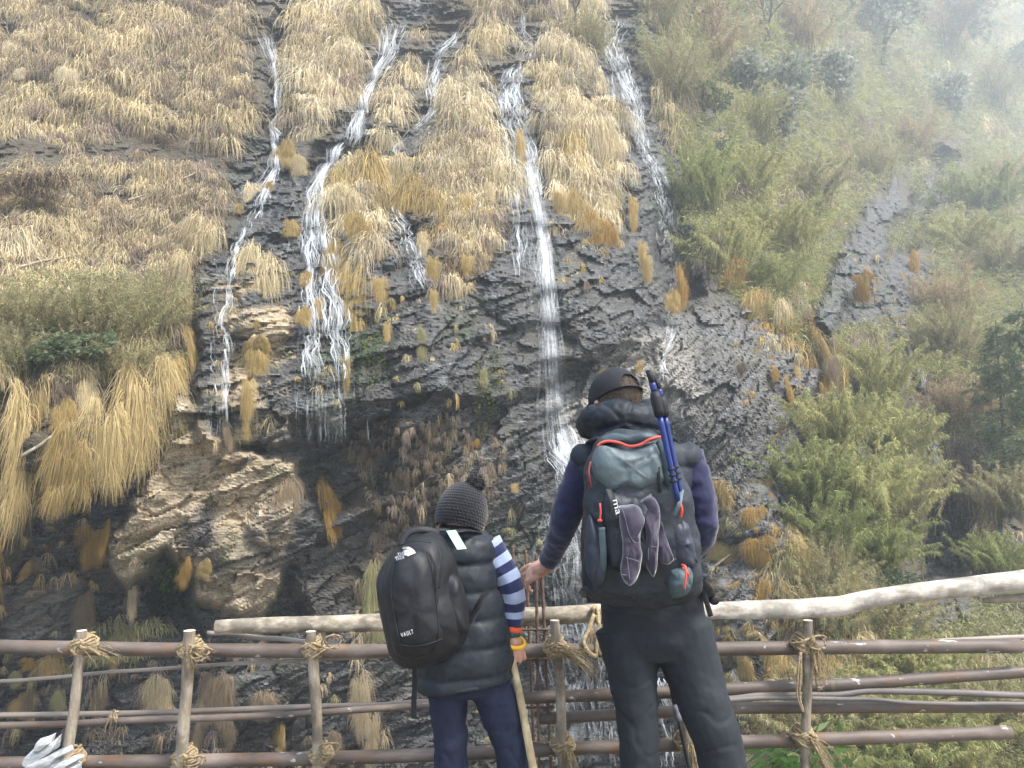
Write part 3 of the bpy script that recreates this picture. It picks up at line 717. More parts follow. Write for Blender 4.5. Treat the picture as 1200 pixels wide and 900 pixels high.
def waterfall(parts, label):
    rg = np.random.default_rng(hash_s(label)); V, F, A = [], [], []; n = 0
    for kw in parts:
        v, f, a = strands(rng=rg, **kw); V.append(v); F.append(f + n); A.append(a); n += len(v)
    o = link('waterfall', mesh_np('waterfall', np.concatenate(V), np.concatenate(F), True, {'foam': np.concatenate(A)}), M_WATER)
    return tag(o, label, 'waterfall', 'waterfalls running down the cliff')
F_ = FALLS
waterfall([dict(course=[(x, y, w * .55) for x, y, w in F_['thin'][:5]] + F_['thin'][5:7], n=190), dict(course=F_['thin'][6:9], n=50, alpha=(.15, .6)), dict(course=[(330,190,6),(312,225,14),(306,262,10)], n=40, alpha=(.15, .6)),
           dict(course=F_['thin'][7:], n=90, alpha=(.2, .7), thick=.8), dict(course=[(248,335,5),(247,400,4),(244,470,3)], n=22, alpha=(.2, .6), thick=.7), dict(course=[(268,390,12),(266,450,16)], n=30, alpha=(.1, .35), thick=.6), dict(course=[(259,440,30),(258,515,36)], n=40, alpha=(.06, .3), thick=.5, length=(.25, .8), free=True, lip=True, wander=.05)],
          'thin stepping waterfall farthest left, ending in two threads over dark rock')
waterfall([dict(course=F_['fork'][:9], n=300), dict(course=[(x, y, w * 1.9) for x, y, w in F_['fork'][:9]], n=200, alpha=(.04, .25), thick=.7), dict(course=[(372,265,22),(360,300,20),(361,370,18),(365,445,18)], n=190, alpha=(.1, .55)), dict(course=[(372,262,20),(386,305,24),(393,350,28),(398,400,24),(402,450,26)], n=230, alpha=(.1, .6)),
           dict(course=[(372,275,50),(374,330,60),(380,400,70),(384,450,70)], n=120, alpha=(.05, .22), thick=.6), dict(course=[(383,440,78),(384,520,84)], n=110, alpha=(.06, .34), thick=.5, length=(.25, .8), free=True, lip=True, wander=.05), dict(course=F_['crest'], n=60)],
          'winding waterfall that forks into two veils over dark wet rock left of centre')
waterfall([dict(course=F_['third'][:5], n=170), dict(course=F_['third'][4:8], n=70), dict(course=F_['third'][7:], n=100, alpha=(.1, .5))],
          'short broken waterfall between the forked one and the tall central one')
waterfall([dict(course=F_['main'][:4], n=80), dict(course=F_['main'][3:8], n=330), dict(course=[(603,86,30),(594,115,54),(606,150,60),(616,190,54),(622,240,50),(628,320,46),(634,400,44)], n=320, alpha=(.04, .24), thick=.7), dict(course=[(592,110,16),(590,150,24),(596,200,20),(602,260,16),(606,330,12)], n=90, alpha=(.1, .5)),
           dict(course=F_['main'][6:], n=900, free=True, alpha=(.04, .22), length=(.05, .22), wander=.1, thick=.7), dict(course=F_['main'][6:10], n=110, free=True, alpha=(.12, .5), length=(.04, .14), wander=.12, thick=.8),
           dict(course=[(655,510,40),(668,560,46),(682,600,34)], n=520, alpha=(.10, .55), lift=.3, wander=.15, length=(.1, .4)), dict(course=[(672,570,60),(680,680,100),(688,780,140),(692,900,160)], n=1000, alpha=(.05, .24), thick=.9, length=(.05, .2), wander=.05),
           dict(course=[(780,800,14),(784,850,16),(790,900,18)], n=70, alpha=(.2, .8)), dict(course=[(866,780,10),(868,850,12)], n=30, alpha=(.2, .7))],
          'tallest waterfall in the middle, dropping free behind the two hikers')
waterfall([dict(course=F_['east'][:6], n=260), dict(course=F_['east'][5:], n=240, alpha=(.1, .5)), dict(course=[(786,280,30),(790,330,26),(786,370,20),(780,400,14)], n=60, alpha=(.06, .3)), dict(course=[(726,60,20),(740,110,18),(748,160,14)], n=60), dict(course=[(712,90,8),(718,150,10),(722,230,14)], n=40, alpha=(.1, .5))],
          'waterfall right of the central one, spreading over bare grey rock')
waterfall([dict(course=[(788,395,22),(778,405,12),(775,425,7),(780,450,8)], n=70)], 'little waterfall seen right beside the stowed blue trekking poles')
waterfall([dict(course=[(1055,385,5),(1066,415,6),(1084,455,8)], n=40, alpha=(.15, .5)), dict(course=[(1084,455,8),(1090,500,8),(1094,545,6)], n=50, alpha=(.2, .7)), dict(course=[(1092,520,6),(1098,560,8),(1104,610,14),(1116,660,20)], n=60, alpha=(.08, .3))],
          'faint thin waterfall right of the bright green bamboo')

# ------------------------------------------------------------------ bushes, bamboo and trees of the right hand slope
def tint_mix(rng, n, cols, jitter=.25):
    c = np.array(cols)[rng.integers(len(cols), size=n)] * rng.uniform(1 - jitter, 1 + jitter, (n, 1)); return c
def leaf_cards(P, Dr, length, width, rng, col):
    """narrow pointed leaves: base P, direction Dr; four corner kite"""
    n = len(P); Dr = Dr / (np.linalg.norm(Dr, axis=1, keepdims=True) + 1e-9)
    sd_ = np.cross(Dr, rng.normal(0, 1, (n, 3))); sd_ /= np.linalg.norm(sd_, axis=1, keepdims=True) + 1e-9
    L = length * rng.uniform(.6, 1.3, (n, 1)); Wd = width * rng.uniform(.7, 1.3, (n, 1))
    mid = P + Dr * L * .4; tip = P + Dr * L + np.array([0, 0, -1]) * L * .18
    V = np.stack([P, mid + sd_ * Wd, tip, mid - sd_ * Wd], 1).reshape(-1, 3)
    return V, np.arange(4 * n).reshape(-1, 4), np.repeat(col, 4, 0)
GREENS = {'lime': ((.46,.45,.19),(.39,.39,.165),(.53,.48,.24),(.32,.33,.14)), 'green': ((.33,.35,.14),(.39,.40,.17),(.25,.28,.11)), 'olivegreen': ((.38,.36,.19),(.31,.30,.15),(.44,.39,.22),(.36,.30,.18)),
          'dark': ((.10,.13,.065),(.13,.165,.085),(.16,.19,.11)), 'grey': ((.27,.29,.22),(.34,.35,.28),(.20,.22,.16)), 'tan': ((.42,.32,.19),(.34,.26,.15),(.48,.38,.24)), 'fir': ((.15,.19,.10),(.19,.23,.12),(.24,.26,.14))}
def feather_mesh(name, seed, kind, stems=80, leaves=190, droop=1.2, ll=.058, lw=.0040):
    """arching stems with narrow drooping leaves: bamboo and long grass bushes, about 1 wide and 1 tall"""
    rg = np.random.default_rng(seed); Ps, Ds, Cs = [], [], []; SV, SF, ns = [], [], 0
    for k in range(stems):
        a = rg.uniform(0, 2 * PI); lean = rg.uniform(.1, .6); h = rg.uniform(.55, 1.0); b = np.array([rg.normal(0, .13), rg.normal(0, .13), 0])
        s = np.linspace(0, 1, 9)
        d = np.array([math.cos(a), math.sin(a), 0])
        path = b + d * (lean * s ** 1.6)[:, None] + np.array([0, 0, 1.]) * (h * (s - .42 * droop * lean * s ** 3))[:, None]
        w = .006 * (1 - s * .8)[:, None]; e = np.array([-d[1], d[0], 0])
        SV.append(np.stack([path - e * w, path + e * w], 1).reshape(-1, 3)); kk = np.arange(8) * 2 + ns; SF.append(np.stack([kk, kk + 1, kk + 3, kk + 2], -1)); ns += 18
        t = rg.uniform(.22, 1, leaves) ** .8
        P = np.stack([np.interp(t, s, path[:, q]) for q in range(3)], -1)
        dr = d * rg.uniform(.1, 1.0, (leaves, 1)) + rg.normal(0, .55, (leaves, 3)) + np.array([0, 0, -.45 * droop])
        Ps.append(P); Ds.append(dr); Cs.append(tint_mix(rg, leaves, GREENS[kind], .2) * rg.uniform(.8, 1.2))
    V, F, C = leaf_cards(np.concatenate(Ps), np.concatenate(Ds), ll, lw, rg, np.concatenate(Cs))
    sv = np.concatenate(SV); sf = np.concatenate(SF) + len(V)
    me = mesh_np(name, np.concatenate([V, sv]), np.concatenate([F, sf]), False, {'tint': np.concatenate([C, np.tile([[.22, .19, .09]], (len(sv), 1))])})
    me.materials.append(M_LEAF); return me
def round_mesh(name, seed, kind, n=2600, ll=.07, lw=.022, lobes=11, flat=.8):
    """leafy crown of uneven lobes, about 1 wide"""
    rg = np.random.default_rng(seed); Ps, Ds, Cs = [], [], []
    for k in range(lobes):
        c = rg.normal(0, 1, 3); c /= np.linalg.norm(c); c *= rg.uniform(.12, .36); c[2] = c[2] * flat + .42; r = rg.uniform(.10, .22)
        q = rg.normal(0, 1, (n // lobes, 3)); q /= np.linalg.norm(q, axis=1, keepdims=True)
        rad = r * rg.uniform(.35, 1.1, (len(q), 1)) ** .6
        Ps.append(c + q * rad * np.array([1.15, 1.15, .75])); Ds.append(q + rg.normal(0, .5, q.shape) + np.array([0, 0, .15])); Cs.append(tint_mix(rg, len(q), GREENS[kind], .22) * rg.uniform(.8, 1.2))
    V, F, C = leaf_cards(np.concatenate(Ps), np.concatenate(Ds), ll, lw, rg, np.concatenate(Cs))
    me = mesh_np(name, V, F, False, {'tint': C}); me.materials.append(M_LEAF); return me
m, nt, out = new_mat('bark'); nf = noise(nt, 9, 6, .65, objvec(nt, (1, 1, .3)))
principled(nt, out, ramp(nt, nf, [(.3, (.05, .04, .032)), (.7, (.17, .145, .115))]), .9, bump(nt, nf, .6, .02)); M_BARK = m
def limbs_geo(rg, levels=3, h=1.0, r0=.03, spread=.5, kids=4, first=.35):
    V, F, tips = [], [], []; nv = [0]
    def tube(pts, r_a, r_b):
        pts = np.array(pts); n = len(pts); rr = np.linspace(r_a, r_b, n); ring = []
        for i in range(n):
            t = pts[min(i + 1, n - 1)] - pts[max(i - 1, 0)]; t = t / (np.linalg.norm(t) + 1e-9)
            a = np.cross(t, [.3, .9, .2]); a /= np.linalg.norm(a) + 1e-9; b = np.cross(t, a)
            th = np.arange(6) * PI / 3; ring.append(pts[i] + rr[i] * (np.cos(th)[:, None] * a + np.sin(th)[:, None] * b))
        V.append(np.concatenate(ring)); q = []
        for i in range(n - 1):
            for j in range(6): q.append([nv[0] + i * 6 + j, nv[0] + i * 6 + (j + 1) % 6, nv[0] + i * 6 + 6 + (j + 1) % 6, nv[0] + i * 6 + 6 + j])
        F.append(np.array(q)); nv[0] += 6 * n
    def grow(p, d, L, r, lev):
        pts = [p]
        for i in range(5):
            d = d + rg.normal(0, .16, 3) + np.array([0, 0, .05]); d /= np.linalg.norm(d); pts.append(pts[-1] + d * L / 5)
        tube(pts, r, r * .55)
        if lev == 0: tips.append((pts[-1], d)); tips.append((pts[3], d)); return
        for k in range(kids):
            i = rg.integers(2, 6); nd = d + rg.normal(0, spread, 3); nd /= np.linalg.norm(nd)
            grow(pts[i], nd, L * rg.uniform(.55, .8), r * .5, lev - 1)
        grow(pts[-1], d, L * .6, r * .5, lev - 1)
    grow(np.zeros(3), np.array([rg.normal(0, .12), rg.normal(0, .12), 1.]), h * first, r0, levels)
    return np.concatenate(V), np.concatenate(F), tips
def tree_meshes(seed, kind, leaves=0, ll=.05, lw=.016, **kw):
    rg = np.random.default_rng(seed); V, F, tips = limbs_geo(rg, **kw)
    s = 1 / max(V[:, 2].max(), .2); V = V * s
    tm = mesh_np('trunk', V, F, True); tm.materials.append(M_BARK); cm = None
    if leaves:
        P = np.repeat(np.array([t[0] for t in tips]) * s, leaves, 0); D_ = np.repeat(np.array([t[1] for t in tips]), leaves, 0)
        P = P + rg.normal(0, .045, P.shape); D_ = D_ + rg.normal(0, .8, D_.shape)
        V, F, C = leaf_cards(P, D_, ll, lw, rg, tint_mix(rg, len(P), GREENS[kind], .25))
        cm = mesh_np('crown', V, F, False, {'tint': C}); cm.materials.append(M_LEAF)
    return tm, cm
BM = {}
def bush_mesh(kind, style, var):
    k = (kind, style, var)
    if k not in BM:
        sd_ = hash_s(kind + style) % 9999 + var
        if style == 'feather': BM[k] = feather_mesh('bamboo_clump', sd_, kind)
        elif style == 'fine': BM[k] = feather_mesh('bush', sd_, kind, 90, 140, .8, .052, .0032)
        else: BM[k] = round_mesh('bush', sd_, kind)
    return BM[k]
def bush(name, px, py, w, h, kind, style, label, cat, group, sink=.12):
    """px, py: the middle of the foot in the photo; w, h in photo pixels"""
    P, Nn = surf(px, py); mpp = P[1] / FPX
    o = bpy.data.objects.new(name, bush_mesh(kind, style, (int(px) * 7 + int(py)) % 3)); COL.objects.link(o)
    o.location = P - Nn * .05 - np.array([0, 0, sink * h * mpp]); o.rotation_euler = (-.32 * 1, RNG.normal(0, .1), RNG.uniform(0, 6.28)) if style == 'round' else (.0, 0, RNG.uniform(0, 6.28))
    o.scale = (w * mpp, w * mpp * .9, h * mpp * 1.05)
    return tag(o, label, cat, group)
BAMBOO = 'feathery bamboo clumps on the right slope'
BUSHES = [
 ('bamboo_clump', 1030, 478, 120, 110, 'lime', 'feather', 'bright green bamboo clump at the narrow top of the big bamboo mound'),
 ('bamboo_clump', 985, 535, 130, 110, 'lime', 'feather', 'bright bamboo clump on the upper left flank of the big bamboo mound'),
 ('bamboo_clump', 1052, 545, 110, 110, 'lime', 'feather', 'bright bamboo clump on the upper right flank of the big bamboo mound'),
 ('bamboo_clump', 950, 590, 110, 110, 'green', 'feather', 'darker bamboo clump at the left edge of the big bamboo mound'),
 ('bamboo_clump', 1010, 610, 140, 120, 'lime', 'feather', 'bright bamboo clump in the heart of the big bamboo mound'),
 ('bamboo_clump', 1062, 612, 100, 110, 'olivegreen', 'feather', 'straw tinged bamboo clump at the right edge of the big bamboo mound'),
 ('bamboo_clump', 965, 655, 130, 110, 'green', 'feather', 'darker bamboo clump at the lower left foot of the big bamboo mound'),
 ('bamboo_clump', 1030, 668, 130, 100, 'green', 'feather', 'green bamboo clump at the lower foot of the big bamboo mound'),
 ('bamboo_clump', 870, 232, 100, 90, 'lime', 'feather', 'pale green bamboo in the middle of the upper slope, right of the bare grey rock'),
 ('bamboo_clump', 822, 245, 90, 110, 'green', 'feather', 'green bamboo just above the dark recess right of the waterfalls'),
 ('bamboo_clump', 845, 318, 110, 90, 'lime', 'feather', 'pale green bamboo hanging over the amber fringe'),
 ('bamboo_clump', 912, 300, 110, 90, 'lime', 'feather', 'pale green bamboo left of the slanting grey rib'),
 ('bamboo_clump', 945, 245, 100, 80, 'olivegreen', 'feather', 'olive bamboo at the top of the slanting grey rib'),
 ('bamboo_clump', 900, 345, 100, 70, 'green', 'feather', 'green bamboo just above the golden beard on layered rock'),
 ('bamboo_clump', 1150, 255, 120, 90, 'green', 'feather', 'hazy green bamboo right of the dark cleft'),
 ('bamboo_clump', 1128, 300, 100, 70, 'lime', 'feather', 'pale bamboo right beneath the dark cleft'),
 ('bamboo_clump', 1175, 330, 100, 80, 'olivegreen', 'feather', 'olive bamboo at the right edge above the dark fir'),
 ('bamboo_clump', 1110, 420, 110, 90, 'olivegreen', 'feather', 'olive bamboo mound right of the bright bamboo top'),
 ('bamboo_clump', 1135, 590, 100, 70, 'green', 'feather', 'green bamboo overhanging the dark cave at right'),
 ('bamboo_clump', 1180, 600, 90, 80, 'olivegreen', 'feather', 'olive bamboo at the right edge beside the dark cave'),
 ('bamboo_clump', 1172, 675, 80, 70, 'green', 'feather', 'small green bamboo at the right edge below the dark cave'),
 ('bamboo_clump', 960, 880, 150, 110, 'olivegreen', 'feather', 'olive bamboo behind the last lashed post'),
 ('bamboo_clump', 1040, 860, 150, 100, 'lime', 'feather', 'pale bamboo below the doubled pipes right of the last lashed post'),
 ('bamboo_clump', 1105, 905, 150, 110, 'lime', 'feather', 'pale bamboo in the bottom right corner of the slope'),
 ('bamboo_clump', 1010, 930, 150, 110, 'green', 'feather', 'green bamboo under the end of the bottom rail'),
 ('bamboo_clump', 1070, 800, 130, 80, 'lime', 'feather', 'pale bamboo seen between the top rail and the middle pipe at right'),
 ('bamboo_clump', 1150, 850, 120, 90, 'olivegreen', 'feather', 'straw tinged bamboo beside the cut end of the bottom rail'),
 ('bush', 692, 60, 74, 70, 'olivegreen', 'fine', 'round pale green bush on the skyline right of the main waterfall'),
 ('bush', 790, 125, 130, 110, 'olivegreen', 'fine', 'big pale yellow green bush right of the upper right waterfall'),
 ('bush', 830, 75, 120, 90, 'tan', 'fine', 'straw coloured bush above the big pale yellow green one'),
 ('bush', 770, 40, 110, 90, 'olivegreen', 'fine', 'pale bush at the top right of the right waterfall'),
 ('bush', 880, 160, 100, 70, 'lime', 'fine', 'pale lime bush below the first rhododendron'),
 ('bush', 930, 60, 120, 80, 'tan', 'fine', 'tan bush left of the tall hazy trees'),
 ('bush', 1060, 182, 100, 60, 'tan', 'fine', 'tan grassy bush crowning the dark cleft'),
 ('bush', 1020, 210, 90, 60, 'olivegreen', 'fine', 'olive bush left of the tan one above the dark cleft'),
 ('bush', 1100, 60, 130, 90, 'tan', 'fine', 'hazy straw bush high in the bright mist'),
 ('bush', 1160, 130, 110, 80, 'olivegreen', 'fine', 'hazy pale bush in the mist below the bright corner'),
 ('bush', 1180, 230, 90, 60, 'tan', 'fine', 'hazy tan bush at the right edge'),
 ('bush', 1100, 370, 120, 70, 'tan', 'fine', 'dry tan bush above the olive mound'),
 ('bush', 1120, 500, 120, 80, 'tan', 'fine', 'dry tan bush beside the faint thin waterfall'),
 ('bush', 1040, 745, 140, 80, 'olivegreen', 'fine', 'olive bush just above the right end of the top rail'),
 ('bush', 975, 745, 130, 90, 'olivegreen', 'fine', 'straw olive bush behind the pale log'),
 ('bush', 955, 700, 110, 90, 'olivegreen', 'fine', 'olive grassy bush just above the pale log'),
 ('bush', 910, 130, 120, 100, 'grey', 'round', 'grey leaved rhododendron bush in the middle of the hazy slope'),
 ('bush', 960, 112, 90, 90, 'grey', 'round', 'second grey rhododendron bush right of the first'),
 ('bush', 822, 140, 70, 70, 'dark', 'round', 'small dark bush beside the big pale yellow green one'),
 ('bush', 1095, 130, 90, 80, 'grey', 'round', 'grey rhododendron above the dark cleft'),
 ('bush', 1190, 100, 80, 80, 'dark', 'round', 'dark hazy bush at the upper right edge'),
 ('bush', 860, 200, 80, 60, 'dark', 'round', 'dark green bush in the shade below the first rhododendron'),
 ('bush', 1045, 700, 90, 60, 'dark', 'round', 'dark leafy bush in the gully above the pale log'),
 ('bush', 40, 400, 130, 90, 'olivegreen', 'fine', 'olive feathery bush at the left edge above the hanging curtains'),
 ('bush', 118, 405, 150, 110, 'olivegreen', 'fine', 'big olive green feathery bush on the left slope, largest of its row'),
 ('bush', 178, 392, 110, 100, 'olivegreen', 'fine', 'olive bush at the right end of the row on the left slope'),
 ('bush', 80, 428, 130, 70, 'dark', 'round', 'dark green low bush under the big olive one'),
 ('bush', 140, 442, 130, 60, 'olivegreen', 'fine', 'brownish olive bush right above the broad golden curtain'),
 ('bush', 10, 440, 100, 80, 'olivegreen', 'fine', 'olive bush right above the long pale curtain at the left edge'),
]
for nm, px, py, w, h, kd, st, lb in BUSHES:
    bush(nm, px, py, w, h, kd, st, lb, 'bamboo' if nm == 'bamboo_clump' else 'bush', BAMBOO if nm == 'bamboo_clump' else 'bushes on the slopes')
# trees: trunk and crown
def tree(name, px, py, h, meshes, label, group, rz=0.0, wide=1.0):
    P, Nn = surf(px, py); mpp = P[1] / FPX
    e = empty(name, P - np.array([0, 0, .1 * h * mpp]), label, 'tree', group); e.rotation_euler = (0, 0, rz); e.scale = (h * mpp * wide,) * 2 + (h * mpp,)
    link('trunk', meshes[0], None, e)
    if meshes[1]: link('crown', meshes[1], None, e)
    return e
bare = tree_meshes(5, None, 0, levels=3, kids=4, spread=.38, r0=.022); bare2 = tree_meshes(9, 'grey', 3, .05, .012, levels=3, kids=4, spread=.42, r0=.026)
leafy = tree_meshes(12, 'grey', 9, .06, .018, levels=3, kids=4, spread=.5, r0=.03)
TG = 'trees on the hazy slope'
tree('bare_tree', 675, 42, 70, bare, 'small bare tree beside the round pale green bush on the skyline', TG, .4)
tree('bare_tree', 806, 45, 90, bare, 'bare leafless tree on the slope above the big pale yellow green bush', TG, 2.1)
tree('bare_tree', 832, 62, 100, bare, 'thin bare tree right of the leafless one above the yellow green bush', TG, 3.9)
tree('bare_tree', 905, 70, 90, bare2, 'sparse grey tree above the first rhododendron', TG, 1.2)
tree('broadleaf_tree', 1018, 62, 110, leafy, 'tall hazy tree with dark forked trunk in the mist', TG, .2, 1.2)
tree('broadleaf_tree', 1036, 80, 110, leafy, 'leaning hazy tree just right of the forked one', TG, 2.5, 1.0)
tree('broadleaf_tree', 1095, 45, 100, leafy, 'palest tree highest in the bright mist', TG, 4.0, 1.2)
tree('broadleaf_tree', 868, 140, 100, leafy, 'small hazy tree left of the first rhododendron', TG, 5.0, 1.2)
# dark conifers at the right edge
def fir_meshes(seed):
    rg = np.random.default_rng(seed); Ps, Ds = [], []
    for k in range(34):
        z = .10 + .88 * k / 34; L = .27 * (1 - z) ** .75 + .03
        for a in np.arange(5) * PI * 2 / 5 + k * 1.3 + rg.uniform(0, 1):
            if rg.random() < .22: continue
            a += rg.normal(0, .3); l = L * rg.uniform(.5, 1.3); m_ = 46; t = rg.uniform(.15, 1, m_) ** .8; d = np.array([math.cos(a), math.sin(a), rg.uniform(-.35, .05)]); sdv = np.array([-d[1], d[0], 0])
            P = np.array([0, 0, z]) + d * (l * t)[:, None] + sdv * (rg.normal(0, .16, m_) * l * (1.1 - t))[:, None] + rg.normal(0, .006, (m_, 3)); Ps.append(P); Ds.append(d + rg.normal(0, .6, (m_, 3)))
    P = np.concatenate(Ps); V, F, C = leaf_cards(P, np.concatenate(Ds), .034, .0042, rg, tint_mix(rg, len(P), GREENS['fir'], .3))
    cm = mesh_np('crown', V, F, False, {'tint': C}); cm.materials.append(M_LEAF)
    th = np.arange(8) * PI / 4; V = np.concatenate([np.stack([.014 * np.cos(th), .014 * np.sin(th), 0 * th], -1), np.stack([.003 * np.cos(th), .003 * np.sin(th), 0 * th + 1], -1)])
    F = np.array([[i, (i + 1) % 8, 8 + (i + 1) % 8, 8 + i] for i in range(8)]); tm = mesh_np('trunk', V, F); tm.materials.append(M_BARK)
    return tm, cm
fir = fir_meshes(3)
tree('fir_tree', 1178, 545, 190, fir, 'dark green conifer at the right edge beside the olive mound', 'conifers at the right edge', .3)
tree('fir_tree', 1212, 560, 230, fir, 'taller dark conifer cut by the right edge', 'conifers at the right edge', 1.4)
# creepers and a leafy plant
def patch(name, pts, n, ll, lw, cols, label, cat):
    rg = np.random.default_rng(hash_s(label)); a = np.array(pts); qx = rg.uniform(a[:, 0].min(), a[:, 0].max(), n * 3); qy = rg.uniform(a[:, 1].min(), a[:, 1].max(), n * 3)
    k = inpoly(qx, qy, pts); P, Nn = surf(qx[k][:n], qy[k][:n])
    V, F, C = leaf_cards(P + Nn * rg.uniform(.02, .16, (len(P), 1)), Nn + rg.normal(0, .7, P.shape), ll, lw, rg, tint_mix(rg, len(P), cols))
    o = link(name, mesh_np(name, V, F, False, {'tint': C}), M_LEAF)
    return tag(o, kind='stuff') if name == 'moss' else tag(o, label, cat)
patch('ivy', [(180,668),(205,655),(222,680),(215,705),(190,705)], 420, .09, .035, ((.03,.06,.015),(.06,.10,.02),(.10,.15,.03)), 'dark green ivy patch in the hollow beneath the tan buttress', 'ivy')
patch('moss', [(556,430),(585,410),(592,450),(565,520),(552,500)], 500, .06, .022, ((.05,.08,.015),(.10,.13,.02),(.16,.17,.03)), 'green mossy plants on the rock corner left of the main waterfall', 'moss')
patch('moss', [(425,400),(450,390),(455,440),(425,455)], 260, .06, .02, ((.05,.08,.015),(.10,.13,.02)), 'green mossy plants beside the big golden tail on the wet wall', 'moss')
# fallen branches lying on the slopes
def branch(pts, r, label, mat):
    pp = [np.array(surf(x, y)[0]) + surf(x, y)[1] * .12 for x, y in pts]; c = along([tuple(p) for p in [(x, y, 0) for x, y in pts]], 12)
    P = np.array([np.array(surf(x, y)[0]) + surf(x, y)[1] * .15 for x, y, _ in c]); P = np.linspace(0, 1, 12)[:, None] * (P[-1] - P[0]) + P[0] + .35 * (P - (np.linspace(0, 1, 12)[:, None] * (P[-1] - P[0]) + P[0]))
    rr = r * np.linspace(1, .55, 12); V = []; F = []
    for i in range(12):
        t = P[min(i + 1, 11)] - P[max(i - 1, 0)]; t /= np.linalg.norm(t); a = np.cross(t, [0, 0, 1]); a /= np.linalg.norm(a); b = np.cross(t, a); th = np.arange(8) * PI / 4
        V.append(P[i] + rr[i] * (np.cos(th)[:, None] * a + np.sin(th)[:, None] * b))
        if i < 11: F += [[i * 8 + j, i * 8 + (j + 1) % 8, i * 8 + 8 + (j + 1) % 8, i * 8 + 8 + j] for j in range(8)]
    o = link('fallen_branch', mesh_np('fallen_branch', np.concatenate(V), np.array(F), True), mat); return tag(o, label, 'branch', 'fallen branches on the cliff')
m, nt, out = new_mat('bleached_wood'); nf = noise(nt, 12, 6, .65, objvec(nt))
principled(nt, out, ramp(nt, nf, [(.3, (.13,.10,.065)), (.7, (.38,.33,.26))]), .85); M_BLEACH = m
branch([(30,530),(60,515),(102,494)], .028, 'bleached fallen branch beneath the hanging grass at far left', M_BLEACH)
branch([(14,318),(40,312),(95,305)], .028, 'pale fallen trunk on the left slope above the olive bushes', M_BLEACH)
branch([(137,268),(165,258),(200,250)], .045, 'thin fallen branch in the brown grass of the left slope', M_BARK)
branch([(150,242),(180,238),(240,205)], .028, 'long thin fallen stick in the grass beside the thin left waterfall', M_BLEACH)
branch([(815,690),(840,672),(860,655)], .035, 'splintered pale stick on the slate beside the man', M_BLEACH)

# ------------------------------------------------------------------ tubes, lofts, fused surfaces
def sweep(P, r, n=10, cap=True, flat=1.0):
    """tube along points P with radius r (number or one per point); flat squashes it across one axis"""
    P = np.array([tuple(p) for p in P], float); m_ = len(P); r = np.broadcast_to(np.asarray(r, float), (m_,))
    T = np.gradient(P, axis=0); T /= np.linalg.norm(T, axis=1, keepdims=True) + 1e-12
    a = np.cross(T[0], [0, 0, 1.]) if abs(T[0][2]) < .9 else np.cross(T[0], [0, 1., 0]); a /= np.linalg.norm(a)
    th = np.arange(n) * 2 * PI / n; V = []
    for i in range(m_):
        a = a - T[i] * a.dot(T[i]); a /= np.linalg.norm(a) + 1e-12; b = np.cross(T[i], a)
        V.append(P[i] + r[i] * (np.cos(th)[:, None] * a + flat * np.sin(th)[:, None] * b))
    V = np.concatenate(V); k = np.arange(n)
    F = np.concatenate([np.stack([i * n + k, i * n + (k + 1) % n, i * n + n + (k + 1) % n, i * n + n + k], -1) for i in range(m_ - 1)])
    if cap:
        V = np.concatenate([V, P[:1], P[-1:]]); e = len(V)
        c0 = np.stack([np.full(n, e - 2), (k + 1) % n, k], -1); c1 = np.stack([np.full(n, e - 1), (m_ - 1) * n + k, (m_ - 1) * n + (k + 1) % n], -1)
        return V, [F, c0, c1]
    return V, [F]
def join(geos):
    V = []; Q = []; T3 = []; n = 0
    for v, fs in geos:
        V.append(v)
        for f in (fs if isinstance(fs, list) else [fs]): (Q if f.shape[1] == 4 else T3).append(f + n)
        n += len(v)
    out_ = []
    if Q: out_.append(np.concatenate(Q))
    if T3: out_.append(np.concatenate(T3))
    return np.concatenate(V), out_
def ell(c, r, rot=None, n=16):
    th = np.linspace(0, PI, n // 2 + 1)[1:-1]; ph = np.arange(n) * 2 * PI / n
    A = np.stack([np.outer(np.sin(th), np.cos(ph)), np.outer(np.sin(th), np.sin(ph)), np.outer(np.cos(th), np.ones(n))], -1).reshape(-1, 3)
    A = np.concatenate([A, [[0, 0, 1]], [[0, 0, -1]]]) * np.array(r); m_ = len(th); k = np.arange(n)
    if rot is not None: A = A @ np.array(rot).T
    F = np.concatenate([np.stack([i * n + k, i * n + n + k, i * n + n + (k + 1) % n, i * n + (k + 1) % n], -1) for i in range(m_ - 1)])
    e = m_ * n; t0 = np.stack([np.full(n, e), k, (k + 1) % n], -1); t1 = np.stack([np.full(n, e + 1), (m_ - 1) * n + (k + 1) % n, (m_ - 1) * n + k], -1)
    return A + np.array(tuple(c)), [F, t0, t1]
def loft(secs, n=28, p=2.3):
    """stack of rounded sections: (centre, half width vector, half depth vector)"""
    th = np.arange(n) * 2 * PI / n; c, s = np.cos(th), np.sin(th); c = np.sign(c) * np.abs(c) ** (2 / p); s = np.sign(s) * np.abs(s) ** (2 / p)
    V = [np.array(tuple(a)) + c[:, None] * np.array(tuple(b)) + s[:, None] * np.array(tuple(d)) for a, b, d in secs]; k = np.arange(n); m_ = len(secs)
    F = np.concatenate([np.stack([i * n + k, i * n + (k + 1) % n, i * n + n + (k + 1) % n, i * n + n + k], -1) for i in range(m_ - 1)])
    V = np.concatenate(V + [np.array([tuple(secs[0][0])]), np.array([tuple(secs[-1][0])])]); e = len(V)
    return V, [F, np.stack([np.full(n, e - 2), (k + 1) % n, k], -1), np.stack([np.full(n, e - 1), (m_ - 1) * n + k, (m_ - 1) * n + (k + 1) % n], -1)]
